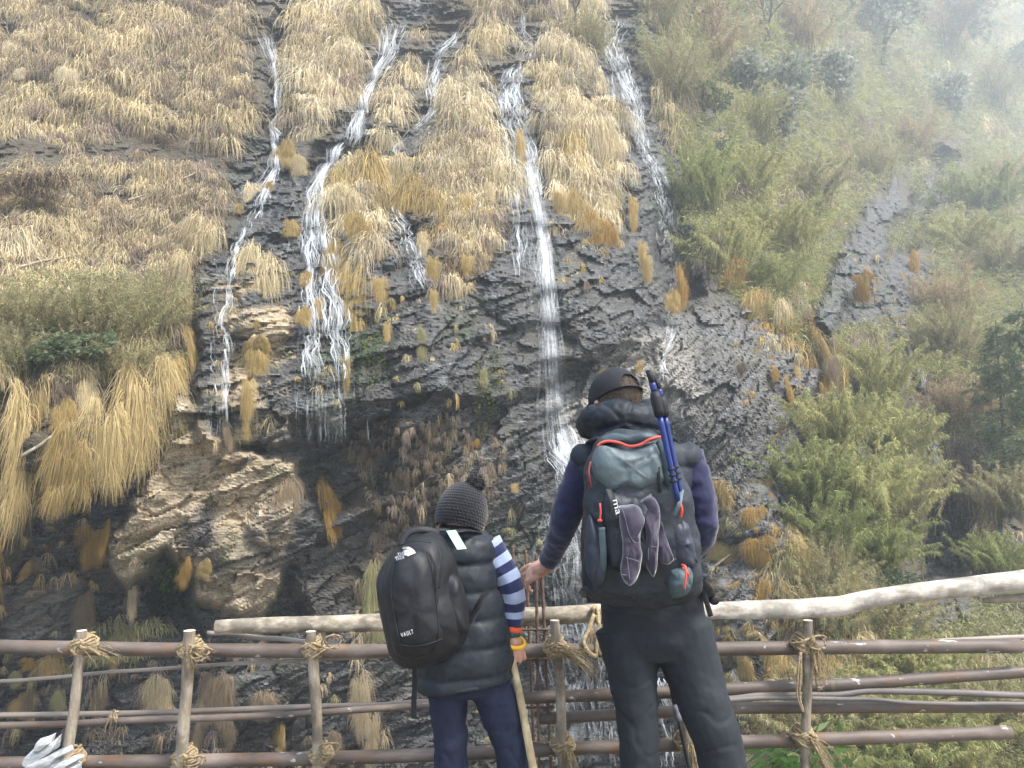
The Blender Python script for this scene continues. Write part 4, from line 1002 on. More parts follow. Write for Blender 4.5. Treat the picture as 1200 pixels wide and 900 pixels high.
def fuse(name, geos, voxel, smooth=6, mat=None, parent=None, disp=None, attrs=None, sm=True):
    """one continuous skin over overlapping solids"""
    V, F = join(geos); me = mesh_np(name, V, F); ob = bpy.data.objects.new('tmp', me); COL.objects.link(ob)
    md = ob.modifiers.new('r', 'REMESH'); md.mode = 'VOXEL'; md.voxel_size = voxel; md.adaptivity = 0
    if smooth: ms = ob.modifiers.new('s', 'SMOOTH'); ms.iterations = smooth; ms.factor = .5
    dg = bpy.context.evaluated_depsgraph_get(); dg.update()
    r = bpy.data.meshes.new_from_object(ob.evaluated_get(dg)); bpy.data.objects.remove(ob); bpy.data.meshes.remove(me); r.name = name
    nv = len(r.vertices); co = np.empty(nv * 3, np.float32); r.vertices.foreach_get('co', co); co = co.reshape(-1, 3).astype(float)
    if disp is not None:
        nn = np.empty(nv * 3, np.float32); r.vertices.foreach_get('normal', nn); nn = nn.reshape(-1, 3)
        co = co + nn * disp(co, nn)[:, None]; r.vertices.foreach_set('co', co.astype(np.float32).ravel())
    for k, fn in (attrs or {}).items():
        a = r.attributes.new(k, 'FLOAT', 'POINT'); a.data.foreach_set('value', fn(co).astype(np.float32))
    r.polygons.foreach_set('use_smooth', np.full(len(r.polygons), sm, bool)); r.update()
    return link(name, r, mat, parent)
def solid(name, geo, mat, parent=None, smooth=True):
    V, F = geo; return link(name, mesh_np(name, V, F, smooth), mat, parent)
def smoothpath(pts, n=24):
    """rounded run through the given points"""
    p = np.array([tuple(q) for q in pts], float); m_ = len(p)
    q = np.concatenate([[2 * p[0] - p[1]], p, [2 * p[-1] - p[-2]]]); out_ = []
    for t in np.linspace(0, m_ - 1 - 1e-6, n):
        i = int(t); f = t - i; a, b, c, d = q[i], q[i + 1], q[i + 2], q[i + 3]
        out_.append(.5 * (2 * b + (c - a) * f + (2 * a - 5 * b + 4 * c - d) * f * f + (3 * b - a - 3 * c + d) * f ** 3))
    return np.array(out_)

# ------------------------------------------------------------------ the lashed fence
def wood(name, c0, c1, c2, scale=6, stretch=(1, 1, .25), rough=.85):
    m, nt, out = new_mat(name); v = objvec(nt, stretch); n1 = noise(nt, scale * 3, 8, .7, v); n2 = noise(nt, scale, 4, .6, objvec(nt))
    c = ramp(nt, n1, [(.30, c0), (.52, c1), (.72, c2)]); c = mixc(nt, ramp(nt, n2, [(.48, 0), (.62, .8)]), c, tuple(x * .42 for x in c1))
    principled(nt, out, c, rough, bump(nt, n1, .7, .004)); return m
M_POST = wood('lichen_wood', (.10,.08,.055), (.27,.225,.165), (.46,.41,.33), 9)
M_LOG = wood('barked_log', (.09,.07,.045), (.36,.31,.235), (.64,.59,.49), 9, (.5, 1, 1))
M_PALELOG = wood('peeled_log', (.20,.165,.12), (.52,.475,.40), (.76,.73,.65), 8, (.4, 1, 1))
m, nt, out = new_mat('cut_wood'); principled(nt, out, ramp(nt, noise(nt, 40, 4, .6, objvec(nt)), [(.35, (.45,.38,.28)), (.7, (.72,.66,.55))]), .8); M_CUT = m
m, nt, out = new_mat('brown_pipe')
nf = noise(nt, 14, 6, .6, objvec(nt, (.25, 1, 1))); ns_ = noise(nt, 38, 3, .5, objvec(nt, (.5, 1, 1))); nl = noise(nt, 2.2, 3, .5, objvec(nt, (1, 1, 1)))
c = ramp(nt, nf, [(.3, (.060,.045,.036)), (.5, (.118,.092,.074)), (.62, (.165,.132,.108)), (.76, (.28,.24,.205))])
c = mixc(nt, ramp(nt, noise(nt, 9, 7, .75, objvec(nt, (.6, 1, 1))), [(.52, 0), (.6, .6)]), c, (.16,.085,.045)); c = mixc(nt, ramp(nt, ns_, [(.66, 0), (.70, .8)]), c, (.55,.50,.45)); c = mixc(nt, ramp(nt, nl, [(.62, 0), (.72, .5)]), c, (.36,.31,.28))
principled(nt, out, c, ramp(nt, nf, [(.3, .45), (.7, .7)]), bump(nt, noise(nt, 60, 6, .7, objvec(nt)), .4, .003)); M_PIPE = m
m, nt, out = new_mat('weathered_cane'); nf = noise(nt, 16, 6, .6, objvec(nt, (.2, 1, 1)))
principled(nt, out, ramp(nt, nf, [(.3, (.16,.125,.10)), (.6, (.32,.27,.225)), (.8, (.5,.45,.4))]), .6, bump(nt, nf, .3, .003)); M_CANE = m
m, nt, out = new_mat('dark_cane'); nf = noise(nt, 16, 6, .6, objvec(nt, (.2, 1, 1)))
principled(nt, out, ramp(nt, nf, [(.3, (.07,.062,.055)), (.7, (.19,.17,.15))]), .6, bump(nt, nf, .3, .003)); M_DCANE = m
m, nt, out = new_mat('jute_rope'); nf = noise(nt, 90, 4, .6, objvec(nt))
principled(nt, out, ramp(nt, nf, [(.3, (.16,.115,.06)), (.6, (.37,.285,.165)), (.8, (.52,.43,.27))]), .95, bump(nt, nf, .8, .004)); M_ROPE = m
m, nt, out = new_mat('rusty_rebar'); nf = noise(nt, 40, 5, .6, objvec(nt))
principled(nt, out, ramp(nt, nf, [(.3, (.075,.045,.033)), (.7, (.20,.12,.085))]), .8, bump(nt, nf, .5, .002)); M_REBAR = m

FY = 3.2
fence = empty('fence', at(600, 757, FY) * 1.0, 'long fence of brown pipes and canes lashed to thin wooden posts with rope', 'fence')
fence.location.z = 0
bpy.context.view_layer.update()
FINV = np.array(fence.location)
def fpart(name, geo, mat, parent=None, label=None):
    V, F = geo; o = link(name, mesh_np(name, V - FINV, F, True), mat, fence if parent is None else parent)
    if label: o['label'] = label
    return o
def run(pts, Y, n=40, wob=.0, seed=1):
    P = smoothpath([at(x, y, Y[i] if isinstance(Y, (list, tuple)) else Y) for i, (x, y) in enumerate(pts)], n)
    if wob: t = np.linspace(0, 9, n); P[:, 2] += wob * vnoise(t, seed, 0, 3); P[:, 1] += wob * vnoise(t, seed + 5, 0, 3)
    return P
def pipe(pts, Y, r, mat, label=None, name='rail_pipe', n=40, wob=.0, seed=1, taper=None, sides=16):
    P = run(pts, Y, n, wob, seed); rr = r if taper is None else np.linspace(r, r * taper, n)
    return fpart(name, sweep(P, rr, sides), mat, None, label)
pipe([(-160, 757), (0, 758), (250, 762), (480, 763), (700, 762), (860, 760), (1030, 758), (1195, 757)], FY + .03, .028, M_PIPE, 'top rail of brown steel pipe')
pipe([(-160, 897), (0, 895), (400, 888), (700, 876), (860, 870), (1184, 858)], FY + .03, .026, M_PIPE, 'bottom rail of brown steel pipe')
pipe([(-160, 840), (0, 837), (210, 834), (420, 826), (545, 822)], FY + .10, .011, M_CANE, 'upper one of two thin pale poles', 'thin_pole', wob=.004)
pipe([(-160, 850), (0, 849), (210, 843), (420, 832), (545, 825)], FY + .06, .0135, M_PIPE, 'lower one of two thin poles', 'thin_pole', wob=.004, seed=4)
pipe([(-160, 802), (0, 797), (90, 792), (240, 780), (450, 770), (520, 768)], FY + .08, .0075, M_CANE, 'slender cane under the top rail', 'thin_pole', wob=.005, seed=8)
pipe([(605, 818), (770, 812), (860, 807), (1000, 801), (1100, 794), (1260, 783)], FY + .05, .024, M_PIPE, 'middle rail pipe rising to the right')
pipe([(632, 842), (770, 835), (860, 830), (980, 829), (1260, 828)], FY + .09, .023, M_PIPE, 'lower middle rail pipe')
pipe([(830, 822), (900, 816), (1000, 812), (1100, 812), (1260, 817)], FY + .035, .0135, M_DCANE, 'dark cane between the middle pipes', 'thin_pole', wob=.006, seed=11)
pipe([(820, 824), (900, 818), (1000, 819), (1100, 824), (1260, 827)], FY + .02, .009, M_DCANE, 'thin dark cane crossing the middle pipes', 'thin_pole', wob=.004, seed=13)
pipe([(243, 741), (330, 749), (420, 758), (470, 761)], FY + .09, .010, M_CANE, 'short cane under the long log', 'thin_pole', wob=.004, seed=17)
pipe([(1040, 756), (1130, 750), (1260, 744)], FY + .3, .012, M_CANE, 'cane behind the right end of the top rail', 'thin_pole', seed=21)
rgf = np.random.default_rng(5)
def fibres(p0, d, n, L, r, rg, spreadv=.35):
    g = []
    for k in range(n):
        dd = np.array(tuple(d)) + rg.normal(0, spreadv, 3); dd /= np.linalg.norm(dd); l = L * rg.uniform(.5, 1.1)
        s = np.linspace(0, 1, 6)[:, None]; P = np.array(tuple(p0)) + rg.normal(0, .006, 3) + dd * l * s + np.array([0, 0, -1]) * l * .45 * s ** 2 + np.cumsum(rg.normal(0, .004, (6, 3)), 0)
        g.append(sweep(P, r * rg.uniform(.5, 1.2) * np.linspace(1, .4, 6), 4))
    return g
def lashing(c, post_dir, rg, size=.045, turns=9, tail=None, loop=None, fr=16):
    """rope wound criss cross round post and pipe: c is where they cross"""
    c = np.array(tuple(c)); g = []; u = np.array(tuple(post_dir)); u /= np.linalg.norm(u); x = np.array([1., 0, 0]); y = np.array([0, 1., 0])
    for s_, tn in ((1, turns + int(rg.integers(-2, 3))), (-1, turns + int(rg.integers(-3, 2)))):
        t = np.linspace(0, tn * 2 * PI, tn * 14); h = np.linspace(-1, 1, len(t)) * size * .8 + rg.normal(0, .002, len(t))
        ax = (u + s_ * .55 * x); ax /= np.linalg.norm(ax); e1 = np.cross(ax, y); e1 /= np.linalg.norm(e1)
        rad = size * (.78 + .10 * np.sin(t * .37 + s_) + rg.normal(0, .035, len(t)))
        P = c + ax * (h * .75)[:, None] + e1 * (np.cos(t) * rad)[:, None] + y * (np.sin(t) * rad * 1.15)[:, None]
        g.append(sweep(P, .0056 * (1 + .22 * np.sin(t * 9)), 6))
    for d, L in (tail or []): g += fibres(c + np.array([.02, -.05, 0]), d, 26, L, .0016, rg, .22); g.append(sweep(c + np.array([.01, -.055, 0]) + np.array(d) * L * np.linspace(0, .8, 8)[:, None] + np.array([0, 0, -.3]) * L * (np.linspace(0, 1, 8) ** 2)[:, None], .0055, 6))
    if loop is not None:
        t = np.linspace(-.4, PI * 2 - .9, 22); 
        for w_ in range(3):
            L0 = c + np.array([loop[0], -.06, loop[1]]) + np.stack([(.032 + .004 * w_) * np.cos(t), .012 * np.sin(2 * t + w_), .025 * np.sin(t + .15 * w_)], -1) + np.cumsum(rg.normal(0, .0012, (22, 3)), 0); g.append(sweep(L0, .0030, 5)); g += fibres(L0[5 + 4 * w_], (.4, -.5, .3), 4, .035, .0009, rg, .7)
    g += fibres(c + np.array([0, -.05, 0]), (0, -.5, .2), fr, .05, .0011, rg, .9)
    return join(g)
POSTS = [  # photo line of the post, radius, label, rope label, bottom rope
 ((96, 739), (78, 905), .0195, 'leaning post with a frayed rope tail, nearest the stacked slates', [((.8,-.1,.15), .14)], None, dict(tail=[((-.25,-.2,-.9), .12)])),
 ((222, 739), (212, 905), .0235, 'thicker pale post', [((.7,-.2,.15), .09), ((.15,-.2,-.8), .07)], (.06,.0), dict(loop=(.06, .0))),
 ((364, 740), (375, 905), .0205, 'lichen spotted post under the long log', None, (.085,.035), dict(loop=(.045, .04))),
 ((649, 727), (664, 930), .019, 'mottled post beside the rebar cage', [((.9,-.2,-.12), .16), ((.75,-.1,.0), .11)], None, dict(tail=[((.3,-.2,-.8), .09)])),
 ((946, 727), (944, 930), .0185, 'post with a pale cut top and hanging rope fringe', [((.08,-.12,-.95), .14), ((.12,-.2,-.9), .10)], (.03,.02), dict(tail=[((.5,-.2,-.75), .12)])),
 ((785, 752), (818, 930), .022, 'leaning post behind the legs of the man', None, None, dict(tail=[((.2,-.2,-.9), .14)])),
]
for (a, b, r, lb, tails, loop, low) in POSTS:
    Yp = FY - .035; A = np.array(at(*a, Yp)); B = np.array(at(*b, Yp)); d = B - A; t = A[2] / -d[2]; E = A + d * ((A[2] + .05) / -d[2])
    P = smoothpath([A, A + (E - A) * .3 + np.array([.003, 0, 0]), A + (E - A) * .65 - np.array([.004, 0, 0]), E], 26); P[:, 0] += .0035 * vnoise(np.linspace(0, 7, 26), a[0] * .1, 0, 4)
    po = fpart('post', sweep(P, r * (1 + .07 * vnoise(np.linspace(0, 6, 26), a[0], 0, 9)), 14, cap=False), M_POST, None, lb)
    th = np.arange(14) * 2 * PI / 14; e = np.stack([r * np.cos(th), r * np.sin(th), 0 * th], -1) + P[0] + np.array([0, 0, .0005])
    V = np.concatenate([e, [P[0] + np.array([0, 0, .003])]]); F = np.stack([np.full(14, 14), np.arange(14), (np.arange(14) + 1) % 14], -1)
    ct = fpart('cut_top', (V, F), M_CUT, po)
    def onpost(py): return A + d * ((py - a[1]) / (b[1] - a[1]))
    ytop, ybot = (758 if a[0] < 700 else 757), np.interp(a[0], [0, 400, 700, 860, 1184], [895, 888, 876, 870, 858])
    if a[0] == 222: ytop = 762
    if a[0] in (364, 649): ytop = 761
    if a[0] != 785: fpart('rope_lashing', lashing(onpost(ytop) + np.array([0, .03, 0]), d, rgf, .049, 12, tails, loop), M_ROPE, po)
    fpart('rope_lashing', lashing(onpost(ybot - 1) + np.array([0, .03, 0]), d, rgf, .047, 11, low.get('tail'), low.get('loop')), M_ROPE, po)
    if a[0] == 946:
        for dx in (-11, -8): fpart('hanging_cord', sweep(smoothpath([at(942 + dx * .4, 764, Yp - .03), at(946 + dx, 790, Yp - .035), at(946 + dx - 1, 815, Yp - .03), at(944 + dx * .3, 834, Yp - .03)], 16), .0042, 6), M_ROPE, po)
fpart('rope_lashing', join(fibres(at(133, 836, FY + .04), (-.2, -.2, -.9), 8, .09, .0016, rgf, .15) + [sweep(smoothpath([at(139, 833, FY + .03), at(133, 838, FY + .02), at(136, 846, FY + .03), at(130, 840, FY + .09), at(134, 832, FY + .1), at(137, 842, FY + .02)], 24), .0045, 6)]), M_ROPE, None, 'small cord tied round the two thin poles')

# logs lying along the top
def log(label, pts, Y, radii, mat, cat='log', ends=(True, True), n=46, seed=3):
    P = run(pts, Y, n); rr = np.interp(np.linspace(0, 1, n), np.linspace(0, 1, len(radii)), radii); th = np.arange(20) * 2 * PI / 20
    T = np.gradient(P, axis=0); T /= np.linalg.norm(T, axis=1, keepdims=True); V = []
    for i in range(n):
        a = np.cross(T[i], [0, 0, 1]); a /= np.linalg.norm(a); b = np.cross(a, T[i])
        rr2 = rr[i] * (1 + .07 * vnoise(np.cos(th) * 1.2 + i * .16, np.sin(th) * 1.2, seed, 7) + .05 * vnoise(np.cos(th) * 3 + i * .5, np.sin(th) * 3, seed, 8))
        V.append(P[i] + rr2[:, None] * (np.cos(th)[:, None] * a + np.sin(th)[:, None] * b))
    V = np.concatenate(V); k = np.arange(20); F = np.concatenate([np.stack([i * 20 + k, i * 20 + (k + 1) % 20, i * 20 + 20 + (k + 1) % 20, i * 20 + 20 + k], -1) for i in range(n - 1)])
    o = solid('log', (V, [F]), mat); tag(o, label, cat, 'logs laid along the fence top')
    for i, s_ in ((0, -1), (n - 1, 1)):
        c = P[i] + T[i] * s_ * .004; vv = np.concatenate([V[i * 20:i * 20 + 20], [c]]); e = solid('cut_end', (vv, [np.stack([np.full(20, 20), k, (k + 1) % 20], -1)]), M_CUT, o, False)
    return o
log('long barked log lying on the post tops left of the man', [(253, 735), (310, 733), (400, 731), (480, 728), (560, 724), (640, 722), (705, 719), (800, 717)], [FY + .03, FY + .04, FY + .06, FY + .1, FY + .14, FY + .16, FY + .16, FY + .16], [.026, .031, .033, .036, .039, .038, .037, .036], M_LOG)
log('pale peeled log rising to the right above the last lashed post', [(790, 717), (880, 715), (940, 713), (980, 710), (1030, 700), (1100, 692), (1180, 683), (1270, 672)], FY + .02, [.033, .035, .037, .040, .036, .039, .042, .045], M_PALELOG, seed=9)
lg = log('broken branch stub under the pale peeled log', [(1150, 704), (1190, 701), (1270, 694)], FY + .05, [.010, .017, .02], M_BLEACH, 'branch', seed=14)
# rope hanging from the log beside the man
tag(solid('rope', join([sweep(smoothpath([at(x, y, FY + q) for x, y, q in p], 18), .0085, 7) for p in ([(694, 714, .09), (698, 711, .15), (702, 725, .08), (700, 750, .02), (698, 772, -.01)], [(696, 720, .085), (690, 738, .04), (684, 752, .01), (690, 764, -.02), (698, 770, -.02)], [(699, 722, .08), (704, 742, .04), (703, 768, .0)])] + fibres(at(693, 735, FY + .05), (-.1, -.3, -.9), 30, .13, .0015, rgf, .2)), M_ROPE), 'frayed rope looped over the barked log beside the trouser leg of the man', 'rope')
# rebar cage
cage = empty('rebar_cage', at(622, 900, FY + .16), 'rusty rebar cage standing in the fence between child and man', 'rebar cage'); cage.location.z = 0; CI = np.array(cage.location)
def rib(P, r):
    Pn = smoothpath(P, 150); return Pn, r * (1 + .22 * (np.arange(150) % 3 == 0))
for (a, b, Yb) in (((601, 640), (606, 905), .27), ((616, 645), (627, 905), .27), ((628, 649), (632, 905), .075), ((633.5, 643), (646, 905), .085)):
    A = np.array(at(*a, FY + Yb)); B = np.array(at(*b, FY + Yb)); d = B - A; E = A + d * ((A[2] + .05) / -d[2]); P, rr = rib([A, A * .66 + E * .34, A * .33 + E * .67, E], .0062)
    link('steel_bar', mesh_np('steel_bar', sweep(P, rr, 8)[0] - CI, sweep(P, rr, 8)[1], True), M_REBAR, cage)
for y, x0, x1 in ((738, 602, 642), (773, 603, 643), (829, 605, 646), (870, 606, 648)):
    P = [at(x0, y + 1, FY + .27), at(x1 - 6, y, FY + .27), at(x1 + 1, y - .5, FY + .075), at(x0 + 6, y, FY + .07), at(x0, y + 1, FY + .27)]
    g = sweep(np.concatenate([np.linspace(P[i], P[i + 1], 8) for i in range(4)]), .0042, 6); link('stirrup', mesh_np('stirrup', g[0] - CI, g[1]), M_REBAR, cage)

# ------------------------------------------------------------------ slate pile at the near left and a leafy plant
m, nt, out = new_mat('pale_slate'); nf = noise(nt, 12, 6, .65, objvec(nt, (1, 1, 3)))
principled(nt, out, ramp(nt, nf, [(.30, (.16,.17,.178)), (.46, (.36,.37,.372)), (.62, (.50,.505,.505)), (.8, (.62,.62,.61))]), .8, bump(nt, noise(nt, 30, 8, .7, objvec(nt, (.5, .5, 3))), .8, .006)); M_SLATE = m
def slate(quad, Y, depth, label, seed):
    """a flat broken slab: its front outline in photo pixels, real depth behind"""
    rg = np.random.default_rng(seed); fr = np.array([tuple(at(x, y, Y)) for x, y in quad]); n = len(fr)
    bk = fr + np.array([rg.normal(0, .01), depth, 0]) + rg.normal(0, .008, (n, 3)); mid = (fr + bk) / 2; c = mid.mean(0); mid = c + (mid - c) * 1.04
    V = np.concatenate([fr, mid, bk]); k = np.arange(n); F = np.concatenate([np.stack([i * n + k, i * n + (k + 1) % n, i * n + n + (k + 1) % n, i * n + n + k], -1) for i in (0, 1)])
    cf, cb = fr.mean(0) + np.array([0, -.006, 0]), bk.mean(0); V = np.concatenate([V, [cf], [cb]])
    t0 = np.stack([np.full(n, 3 * n), (k + 1) % n, k], -1); t1 = np.stack([np.full(n, 3 * n + 1), 2 * n + k, 2 * n + (k + 1) % n], -1)
    o = link('slate', mesh_np('slate', V, [F, t0, t1], False), M_SLATE); bv = o.modifiers.new('b', 'BEVEL'); bv.width = .003; bv.segments = 2
    return tag(o, label, 'slate', 'pale slates stacked by the fence')
SL = [([(38,873),(43,862),(52,857),(58,858),(59,863),(46,872)], 'small pale slate on the very top of the stack'),
      ([(25,886),(27,881),(58,864),(64,863),(65,867),(60,874),(34,889),(27,890)], 'broad pale slate second from the top of the stack'),
      ([(26,897),(29,890),(60,876),(66,875),(68,879),(60,888),(32,899)], 'broad pale slate third from the top of the stack'),
      ([(30,908),(33,899),(56,887),(63,885),(64,890),(54,900),(38,908)], 'short pale slate fourth from the top of the stack'),
      ([(44,909),(52,899),(72,885),(80,883),(83,888),(70,899),(56,909)], 'long pale slate leaning beside the stack near the post'),
      ([(58,914),(68,901),(78,893),(86,893),(87,901),(74,914)], 'low pale slate between the stack and the first lashed post')]
for i, (q, lb) in enumerate(SL): slate([(x * .93 + 2, y + 9) for x, y in q], 2.86 + .012 * (i % 2), .07 + .012 * (i % 3), lb, 40 + i)
rgp = np.random.default_rng(77)
c = np.array(at(52, 938, 2.93)); zz = c[2]
g = []
for k in range(5):
    h0, h1 = zz * k / 5, zz * (k + 1) / 5; r_ = .30 - .035 * k
    th = np.arange(9) * 2 * PI / 9 + rgp.uniform(0, 1); rr = r_ * rgp.uniform(.8, 1.1, 9); low = np.stack([c[0] + rr * np.cos(th), c[1] + .6 * rr * np.sin(th), np.full(9, h0 + .002)], -1); up = low + np.array([0, 0, (h1 - h0) - .004]); kk = np.arange(9)
    V = np.concatenate([low, up, [low.mean(0)], [up.mean(0)]]); F = np.stack([kk, (kk + 1) % 9, 9 + (kk + 1) % 9, 9 + kk], -1)
    o = link('slate', mesh_np('slate', V, [F, np.stack([np.full(9, 18), (kk + 1) % 9, kk], -1), np.stack([np.full(9, 19), 9 + kk, 9 + (kk + 1) % 9], -1)], False), M_SLATE)
    tag(o, 'flat slate in the base of the pile under the stack, below the picture edge', 'slate', 'base slates of the pile')
rgp = np.random.default_rng(8); Ps, Ds = [], []
base = np.array(at(950, 945, FY + .22))
for k in range(34):
    a = rgp.uniform(0, 2 * PI); s = rgp.uniform(.3, 1, 9); L = rgp.uniform(.10, .26); d = np.array([math.cos(a) * .7, math.sin(a) * .5, 1.0])
    Ps.append(base + rgp.normal(0, .03, 3) + d * (s * L)[:, None]); Ds.append(np.array([math.cos(a), math.sin(a), .3]) + rgp.normal(0, .5, (9, 3)))
P = np.concatenate(Ps); V, F, C = leaf_cards(P, np.concatenate(Ds), .085, .011, rgp, tint_mix(rgp, len(P), ((.12,.22,.07),(.17,.28,.09),(.24,.33,.15)), .25))
pl = empty('leafy_plant', base, 'fresh green leafy plant at the foot of the last lashed post', 'plant'); pl.location.z = -.3
link('leaves', mesh_np('leaves', V - np.array(pl.location), F, False, {'tint': C}), M_LEAF, pl)
SV = [sweep(np.linspace(np.array([base[0], base[1], -.32]), base + np.array([.05 * math.cos(k), .04 * math.sin(k), .16]), 6), .004, 5) for k in range(7)]
V, F = join(SV); link('stem', mesh_np('stem', V - np.array(pl.location), F), M_BARK, pl)

# ------------------------------------------------------------------ cloth and skin
def cloth(name, c, var=.25, rough=.7, scale=60, sheen=0.0, bstr=.25, spec=.35, fold=0.0):
    m, nt, out = new_mat(name); v = objvec(nt); n1 = noise(nt, scale, 4, .6, v); n2 = noise(nt, 7, 4, .55, v)
    col = ramp(nt, n1, [(.3, tuple(x * (1 - var) for x in c)), (.7, tuple(x * (1 + var) for x in c))]); col = mixc(nt, ramp(nt, n2, [(.4, 0), (.7, .35)]), col, tuple(x * 1.35 + .004 for x in c))
    nb = bump(nt, n2, fold, .02) if fold else None
    principled(nt, out, col, rough, bump(nt, n1, bstr, .002, nb), spec, 0, sheen); return m
M_SKIN = cloth('skin', (.52,.29,.215), .12, .5, 60, bstr=.15)
M_HAIR = cloth('short_hair', (.10,.075,.058), .4, .85, 260, bstr=.9)
M_CAP = cloth('black_cotton', (.016,.017,.020), .3, .85, 200)
M_VEST = cloth('charcoal_nylon', (.022,.028,.036), .2, .58, 90, fold=.5, spec=.25)
M_HOOD = cloth('dark_nylon', (.013,.017,.023), .2, .55, 90, fold=.5, spec=.25)
M_NAVY = cloth('navy_knit', (.012,.014,.052), .2, .9, 220, .3, fold=.35)
M_TROUS = cloth('charcoal_trousers', (.017,.021,.026), .2, .78, 200, bstr=.15, fold=.3)
M_DENIM = cloth('navy_trousers', (.013,.017,.038), .25, .85, 180, fold=.5)
M_PACK_D = cloth('dark_pack_cloth', (.019,.024,.031), .2, .5, 150, fold=.8)
M_POCK = cloth('slate_pack_cloth', (.034,.039,.055), .2, .5, 150, fold=.8)
M_PACK_G = cloth('grey_green_pack_cloth', (.105,.135,.142), .12, .48, 110, fold=.7)
M_TEAL = cloth('teal_pack_cloth', (.055,.085,.092), .15, .5, 110, fold=.5)
M_RED = cloth('coral_zip', (.72,.10,.075), .1, .5)
M_BLACK = cloth('black_webbing', (.012,.013,.016), .2, .6, 200)
M_PACK_B = cloth('black_pack_cloth', (.012,.0125,.015), .2, .55, 160, fold=.5)
M_VEST2 = cloth('slate_down_nylon', (.017,.022,.029), .2, .52, 90, fold=.5, spec=.28)
M_WOOL = cloth('black_wool', (.006,.0065,.009), .3, .95, 200, .3)
M_SOCK = cloth('purple_fleece', (.036,.029,.05), .35, .95, 190, .5)
M_SEAM = cloth('grey_stitching', (.15,.135,.165), .2, .9)
M_WHITE = cloth('white_print', (.75,.75,.77), .05, .6)
M_GREENTAG = cloth('green_tag', (.42,.72,.55), .05, .5)
M_YEL = cloth('yellow_strap', (.80,.44,.02), .1, .45)
M_ORANGE = cloth('orange_cuff', (.66,.09,.035), .1, .8)
M_DGREEN = cloth('green_cuff', (.02,.075,.07), .1, .8)
M_BLUE = cloth('blue_anodised', (.006,.020,.135), .1, .38, 20, spec=.5)
M_STICK = wood('hiking_stick_wood', (.24,.17,.09), (.46,.36,.21), (.6,.5,.32), 8)
m, nt, out = new_mat('striped_knit'); st = attr(nt, 'along', False); mt = N(nt, 'ShaderNodeMath', operation='FRACT'); nt.links.new(st, mt.inputs[0])
rp = ramp(nt, mt.outputs[0], [(0, (.30,.36,.50)), (.5, (.013,.018,.07))]); rp.node.color_ramp.interpolation = 'CONSTANT'
principled(nt, out, rp, .9, bump(nt, noise(nt, 220, 3, .6, objvec(nt)), .3, .002), .3, 0, .3); M_STRIPE = m

def rot_to(fwd, up=(0, 0, 1)):
    f = Vector(fwd).normalized(); r = f.cross(Vector(up)).normalized(); u = r.cross(f)
    return np.array([[r.x, f.x, u.x], [r.y, f.y, u.y], [r.z, f.z, u.z]])       # columns right, forward, up
def PX(px, Y): return px * Y / FPX                                             # pixels to metres at a depth
def folds(co, s, amp, seed=0, stretch=(1, 1, 1)):
    q = co * np.array(stretch); return amp * fbm(q[:, 0] / s, q[:, 1] / s, q[:, 2] / s, 200 + seed, 3)
def limb(pts, rad, n=14, k=26, flat=1.0):
    P = smoothpath(pts, k); t = np.linspace(0, 1, k); r = np.interp(t, np.linspace(0, 1, len(rad)), rad); return sweep(P, r, n, True, flat)
def head_geo(c, Rm, s=1.0):
    """skull, jaw, nose, brow, lips and ears; Rm columns are right, forward, up"""
    f = lambda v: np.array(tuple(c)) + Rm @ (np.array(v) * s)
    g = [ell(f((0, -.008, .022)), (.074 * s, .094 * s, .088 * s), Rm), ell(f((0, .030, -.050)), (.055 * s, .062 * s, .062 * s), Rm), ell(f((0, .070, -.088)), (.028 * s, .022 * s, .020 * s), Rm),
         ell(f((0, .098, -.022)), (.014 * s, .020 * s, .028 * s), Rm), ell(f((0, .104, -.036)), (.017 * s, .013 * s, .011 * s), Rm), ell(f((0, .078, .018)), (.052 * s, .016 * s, .011 * s), Rm),
         ell(f((0, .087, -.063)), (.024 * s, .010 * s, .006 * s), Rm), ell(f((0, .085, -.073)), (.020 * s, .010 * s, .006 * s), Rm), ell(f((.046, .058, -.03)), (.024 * s, .024 * s, .022 * s), Rm), ell(f((-.046, .058, -.03)), (.024 * s, .024 * s, .022 * s), Rm)]
    for sx in (-1, 1):
        ear = Rm @ np.array(Matrix.Rotation(sx * .35, 3, 'Z')); g.append(ell(f((sx * .078, -.004, -.012)), (.009 * s, .019 * s, .032 * s), ear)); g.append(ell(f((sx * .079, .002, -.034)), (.008 * s, .012 * s, .012 * s), Rm))
    return g
def eyes(c, Rm, s, par):
    for sx in (-1, 1): solid('eye', ell(np.array(tuple(c)) + Rm @ (np.array((sx * .031, .079, .000)) * s), (.0125 * s,) * 3, Rm, 12), M_WHITE, par)
